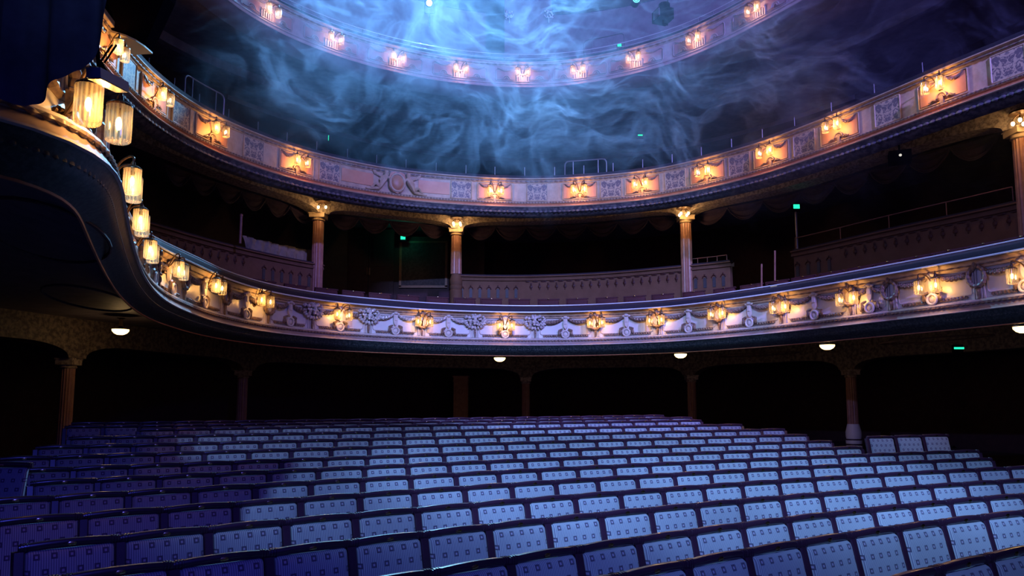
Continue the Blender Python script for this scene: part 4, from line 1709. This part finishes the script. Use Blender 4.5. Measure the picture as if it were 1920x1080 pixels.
hoop(C2, 8.27, 347, 420, .62, -.2, 'tubular guard hoop at the left on the middle balcony rail')
hoop(C2, 8.27, 1059, 1137, .48, -.2, 'tubular guard hoop above the middle balcony centre')
hoop(C3, 12.13, 1095, 1170, .62, -.2, 'tubular guard hoop on the top balcony by the green light')

# wire stands and little lit screen behind the circle rail, right of the middle box
for x, y0, y1, Y, lab in ((1428, 495, 550, 17.4, 'short thin stand left of the lit screen behind the circle rail'), (1453, 470, 548, 17.4, 'taller thin stand above the lit screen behind the circle rail')):
    a, b = ony(x, y1, Y), ony(x, y0, Y)
    g = MB()
    g.tube([a, b], .022, 7)
    g.lathe([(.10, -.02), (.10, .0), (.03, .02)], (a.x, a.y, a.z), 12)
    tag(g.build('thin_stand', M['trim']), lab, 'stand')
p = ony(1452, 538, 17.0)
T = thing('lit_screen', 'small lit panel glowing white just above the circle rail', 'screen', p, 0)
g = MB()
g.box(-.13, .13, -.02, .03, -.07, .07)
g.build('frame', M['blackbox'], T, False)
g = MB()
g.box(-.10, .05, -.025, -.02, -.03, .03)
g.build('display', M['screen'], T, False)

# rail on the right box and middle box
for x0, x1, h, lab in ((1492, 1900, .38, 'thin rail along the top of the right box front'), (1290, 1362, .22, 'thin rail at the right end of the middle box')):
    t0, t1 = CB.find(x0, 6.1, -.1), CB.find(x1, 6.1, -.1)
    T = thing('box_rail', lab, 'railing')
    g = MB()
    k = int((t1 - t0) / .2)
    g.tube([CB.at(t0 + (t1 - t0) * i / k, -.1, ZB1 + h) for i in range(k + 1)], .014, 6)
    g.build('horizontal_rail', M['trim'], T)
    for i in range(0, 5):
        t = t0 + (t1 - t0) * i / 4
        g = MB()
        g.tube([CB.at(t, -.1, ZB1 + .04), CB.at(t, -.1, ZB1 + h)], .012, 6)
        g.build('stanchion', M['trim'], T)

# ------------------------------------------------------------------ gallery back: pier, lanterns, follow spot
Yg = 25.8
A, B = ony(946, 105, Yg), ony(1033, 0, Yg)
T = thing('gallery_pier', 'broad pale pier rising behind the top balcony centre', 'pillar', ((A.x + B.x) / 2, Yg, 12.0))
hw = (B.x - A.x) / 2
g = MB()
g.box(-hw, hw, -.3, .4, 0, 2.2)
g.build('shaft', M['wall_up'], T, False)
g = MB()
g.box(-hw * 1.05, hw * 1.05, -.36, .4, 2.2, 2.35)
g.box(-hw, hw, -.32, .4, 2.35, 5.15)
g.build('upper_block', M['wall_up'], T, False)
for x in (955, 1029):
    g = MB()
    p = ony(x, 28, Yg - .42)
    rnd = random.Random(x)
    for k in range(16):
        g.ell((p.x + rnd.uniform(-.14, .14), p.y + rnd.uniform(-.05, .05), p.z + rnd.uniform(-.14, .16)), (.03, .03, .035), 6, 4)
    g.tube([(p.x - .16, p.y, p.z + .0), (p.x - .08, p.y, p.z - .1), (p.x + .08, p.y, p.z - .1), (p.x + .16, p.y, p.z + .02)], .018, 6)
    g.tube([(p.x, p.y, p.z - .1), (p.x, p.y, p.z - .3)], .015, 6)
    tag(g.build('crystal_bracket', M['chrome']), 'sparkling glass bracket at the %s edge of the gallery pier' % ('left' if x < 1000 else 'right'), 'wall lamp')
Yf = 22.9
p = ony(805, 6, Yf)
fs = thing('follow_spot', 'blazing cyan-white spotlight above the top balcony', 'spotlight', p, 0)
aim = (Vector((0.5, 6, 3.0)) - p).to_track_quat('-Z', 'Y').to_euler()
g = MB()
g.lathe([(.09, .0), (.13, .02), (.14, .5), (.10, .6)], n=18)
o = g.build('lamp_body', M['blackbox'], fs)
o.rotation_euler = aim
o.location = (0, .02, 0)
g = MB()
g.lathe([(.0, -.0), (.088, .0)], n=20, cap=False)
o = g.build('lens', M['lens'], fs)
o.rotation_euler = aim
o.location = (0, -.02, 0)
g = MB()
g.tube([(-.16, .1, 0), (-.16, .1, -.3), (.16, .1, -.3), (.16, .1, 0)], .015, 6)
g.tube([(0, .1, -.3), (0, .1, -.75)], .02, 6)
g.build('yoke', M['blackbox'], fs)
SPOT = spot('follow_spot_beam', (p.x, p.y - .22, p.z - .04), (-0.6, 8.0, 8.6), (0.18, 0.53, 1.0), 24000, 88, 1.0, 0.08)
p = ony(1193, -1, 22.9)
T = thing('round_lens_lamp', 'round cyan lens at the top edge of the picture', 'spotlight', p, 0)
g = MB()
g.lathe([(.12, .0), (.14, .05), (.12, .3)], n=18)
o = g.build('lamp_body', M['bluemetal'], T)
o.rotation_euler = (pi / 2 * -1, 0, 0)
g = MB()
g.tube([(.10 * cos(2 * pi * k / 20), -.01, .10 * sin(2 * pi * k / 20)) for k in range(20)], .016, 6, closed=True)
g.ell((0, 0, 0), (.06, .01, .06), 12, 6)
g.build('lens_ring', M['lens2'], T)
p = ony(1246, 28, 21.4)
T = thing('stage_lantern', 'dark boxy stage lantern hanging above the top balcony, right of centre', 'spotlight', p, .35)
g = MB()
g.box(-.26, .20, -.2, .3, -.18, .16)
g.lathe([(.15, 0), (.17, .1), (.17, .2)], (-.0, -.0, .14), 14)
g.build('lamp_body', M['blackbox'], T, False)
g = MB()
g.box(-.30, -.26, -.16, .16, -.14, .10)
g.build('filter_frame', M['steel'], T, False)
g = MB()
g.tube([(-.05, 0, -.18), (-.05, 0, -.30), (.1, 0, -.30)], .03, 6)
g.tube([(.12, 0, .16), (.12, 0, 1.2)], .02, 6)
g.build('yoke', M['blackbox'], T)
# benches rising behind the top rail at the right
T = thing('gallery_bench', 'long dark gallery benches rising behind the top rail at the right', 'bench')
for k in range(3):
    C3.sweep([(-1.3 - .8 * k, 12.15 + .28 * k), (-1.3 - .8 * k, 12.42 + .28 * k), (-1.38 - .8 * k, 12.44 + .28 * k), (-1.40 - .8 * k, 12.15 + .28 * k)], 15.5, C3.L - .5).build('bench_back', M['velvet'], T)

# projector on the right, its lens glint put in as emission
p = ony(1687, 295, 15.8)
T = thing('projector', 'small dark projector with a glinting lens under the middle balcony at right', 'projector', p, -.4)
g = MB()
g.box(-.22, .22, -.15, .2, -.12, .12)
g.build('body', M['blackbox'], T, False)
g = MB()
g.lathe([(.0, 0), (.03, 0)], n=12, cap=False)
o = g.build('lens', M['screen'], T)
o.rotation_euler = (pi / 2, 0, 0)
o.location = (0, -.16, 0)
g = MB()
g.tube([(0, 0, .12), (0, 0, 8.0 - p.z)], .02, 6)
g.build('hanger', M['blackbox'], T)

# ------------------------------------------------------------------ near left: black drape, overhead cabinet, small batten light
prof = [(-260, 160), (-60, 182), (0, 190), (25, 195), (46, 196), (66, 190), (86, 178), (104, 160), (128, 143), (150, 130), (166, 104), (181, 74), (194, 36), (205, 0), (222, -60), (232, -140)]
YD = 3.15
low = [ony(x, y, YD) for x, y in prof]
g = MB()
rows = []
top = 6.2
n1 = 70
for i in range(n1 + 1):
    f = i / n1 * (len(low) - 1)
    k = min(int(f), len(low) - 2)
    q = low[k].lerp(low[k + 1], f - k)
    ph = q.x * 26
    row = []
    for j in range(12):
        v = j / 11
        z = q.z + (top - q.z) * v
        dy = .03 * sin(ph + .8 * sin(v * 3)) * (1 - .3 * v) + .012 * sin(ph * 2.3 + v * 5)
        row.append((q.x, YD + dy, z))
    rows.append(row)
g.grid(rows)
bk = lambda p_: (p_[0] * 1.05 - .01, p_[1] * 1.05, E + (p_[2] - E) * 1.05 + .012)
g.grid([[bk(p_) for p_ in r_] for r_ in rows])
g.grid([[r_[0], bk(r_[0])] for r_ in rows])
g.grid([[rows[-1][j], bk(rows[-1][j])] for j in range(12)])
tag(g.build('black_drape', M['curtain']), 'big black stage drape hanging at the top left corner', 'curtain')

# dark cabinet over the left end of the middle balcony with a lit beige underside
T = thing('hanging_cabinet', 'black cabinet with lit beige underside at the top left', 'cabinet')
zb = 8.08
U = [onz(x, y, zb) for x, y in ((150, 30), (192, 57), (215, 88), (235, 93), (252, 103), (287, 101), (262, 82), (235, 65), (205, 58))]
U = [onz(x, y, zb) for x, y in ((165, 45), (196, 66), (222, 84), (238, 97), (250, 103), (286, 101), (271, 88), (255, 77), (235, 68), (212, 61), (190, 54))]
g = MB()
g.prism([(p_.x, p_.y) for p_ in U], zb, zb + .03)
g.build('beige_underside', M['beige'], T, False)
Ux = U + []
g = MB()
cxx = sum(p_.x for p_ in U) / len(U)
cyy = sum(p_.y for p_ in U) / len(U)
g.grid([[(cxx + (p_.x - cxx) * k_ + (k_ - 1) * .9, cyy + (p_.y - cyy) * k_, z_) for p_ in U] for k_, z_ in ((1.0, zb + .032), (1.25, zb + 1.0), (1.6, zb + 4.2))], closed_u=True)
g.f.append(tuple(range(len(U))))
g.build('cabinet_body', M['blackbox'], T, False)

# batten lamp clamped by the drape
p = ony(203, 150, 4.1)
T = thing('batten_light', 'small blue-grey batten light clamped below the black drape', 'stage light', p, 0)
d1, d2 = ony(176, 136, 4.05), ony(229, 163, 4.35)
ax_ = (d2 - d1)
ln = ax_.length
q = ax_.to_track_quat('X', 'Z').to_matrix().to_4x4()
g = MB()
g.box(-ln / 2, ln / 2, -.04, .04, -.028, .028, q)
g.build('housing', M['bluemetal'], T, False)
g = MB()
g.box(-ln / 2 * .95, ln / 2 * .95, -.036, .036, -.034, -.029, q)
g.build('reflector_edge', M['brass'], T, False)
g = MB()
a_, b_ = ony(189, 118, 4.1) - p, ony(212, 84, 4.1) - p
for off in (-.006, .02):
    g.tube([a_ + Vector((off, 0, 0)), b_ + Vector((off, 0, 0))], .006, 6)
g.tube([a_, ony(191, 126, 4.1) - p, ony(196, 134, 4.1) - p], .016, 6)
g.tube([a_ + Vector((-.01, 0, -.02)), ony(182, 84, 4.1) - p], .012, 6)
g.build('clamp_arm', M['blackbox'], T)

# ------------------------------------------------------------------ smoke
def smoke_mat():
    m, nt, out = new_mat('drifting_smoke')
    L = nt.links.new
    v = N(nt, 'ShaderNodeVolumeScatter')
    v.inputs['Color'].default_value = (0.62, 0.74, 1.0, 1)
    v.inputs['Anisotropy'].default_value = 0.25
    L(v.outputs[0], out.inputs['Volume'])
    tc = N(nt, 'ShaderNodeTexCoord')
    # slow warp
    n1 = N(nt, 'ShaderNodeTexNoise', i_Scale=0.30, i_Detail=2.5)
    L(tc.outputs['Object'], n1.inputs['Vector'])
    sub = N(nt, 'ShaderNodeVectorMath', operation='SUBTRACT')
    sub.inputs[1].default_value = (.5, .5, .5)
    L(n1.outputs['Color'], sub.inputs[0])
    scl = N(nt, 'ShaderNodeVectorMath', operation='MULTIPLY')
    scl.inputs[1].default_value = (6.0, 1.0, 6.0)
    L(sub.outputs[0], scl.inputs[0])
    add = N(nt, 'ShaderNodeVectorMath', operation='ADD')
    L(tc.outputs['Object'], add.inputs[0])
    L(scl.outputs[0], add.inputs[1])
    mp = N(nt, 'ShaderNodeMapping')
    mp.inputs['Scale'].default_value = (.62, .16, 1.45)
    mp.inputs['Rotation'].default_value = (0, radians(12), 0)
    L(add.outputs[0], mp.inputs['Vector'])
    n2 = N(nt, 'ShaderNodeTexNoise', i_Scale=1.0, i_Detail=5.0, i_Roughness=0.55)
    L(mp.outputs[0], n2.inputs['Vector'])
    # ridges make the thin curling veils
    r1 = N(nt, 'ShaderNodeMath', operation='SUBTRACT', i_1=0.5)
    L(n2.outputs[0], r1.inputs[0])
    r2 = N(nt, 'ShaderNodeMath', operation='ABSOLUTE')
    L(r1.outputs[0], r2.inputs[0])
    r3 = N(nt, 'ShaderNodeMapRange')
    r3.inputs[1].default_value = 0.0
    r3.inputs[2].default_value = 0.045
    r3.inputs[3].default_value = 1.0
    r3.inputs[4].default_value = 0.0
    L(r2.outputs[0], r3.inputs[0])
    r4 = N(nt, 'ShaderNodeMath', operation='POWER', i_1=2.0)
    L(r3.outputs[0], r4.inputs[0])
    # broad body
    n3 = N(nt, 'ShaderNodeTexNoise', i_Scale=0.30, i_Detail=3.0)
    L(add.outputs[0], n3.inputs['Vector'])
    b1 = N(nt, 'ShaderNodeMapRange')
    b1.inputs[1].default_value = 0.42
    b1.inputs[2].default_value = 0.70
    L(n3.outputs[0], b1.inputs[0])
    mix = N(nt, 'ShaderNodeMath', operation='MULTIPLY_ADD', i_1=0.60, i_2=0.055)
    L(r4.outputs[0], mix.inputs[0])
    mm = N(nt, 'ShaderNodeMath', operation='MULTIPLY')
    L(mix.outputs[0], mm.inputs[0])
    b2 = N(nt, 'ShaderNodeMath', operation='ADD', i_1=0.15)
    L(b1.outputs[0], b2.inputs[0])
    L(b2.outputs[0], mm.inputs[1])
    # fade towards the edges of the cloud, thicker high up
    sp = N(nt, 'ShaderNodeSeparateXYZ')
    L(tc.outputs['Object'], sp.inputs[0])
    fz = N(nt, 'ShaderNodeMapRange', interpolation_type='SMOOTHSTEP')
    fz.inputs[1].default_value = 5.6
    fz.inputs[2].default_value = 9.2
    L(sp.outputs[2], fz.inputs[0])
    fx = N(nt, 'ShaderNodeMapRange', interpolation_type='SMOOTHSTEP')
    fx.inputs[1].default_value = -7.2
    fx.inputs[2].default_value = -4.0
    L(sp.outputs[0], fx.inputs[0])
    m2 = N(nt, 'ShaderNodeMath', operation='MULTIPLY')
    L(fz.outputs[0], m2.inputs[0])
    L(fx.outputs[0], m2.inputs[1])
    m3 = N(nt, 'ShaderNodeMath', operation='MULTIPLY')
    L(m2.outputs[0], m3.inputs[0])
    L(mm.outputs[0], m3.inputs[1])
    m4 = N(nt, 'ShaderNodeMath', operation='MULTIPLY', i_1=1.2)
    L(m3.outputs[0], m4.inputs[0])
    L(m4.outputs[0], v.inputs['Density'])
    return m


g = MB()
g.box(-7.2, 11.8, 14.4, 16.8, 5.6, 13.4)
smoke = g.build('smoke_cloud', smoke_mat(), None, False)
tag(smoke, 'thin blue smoke curling between the upper balconies', 'smoke', None, 'stuff')
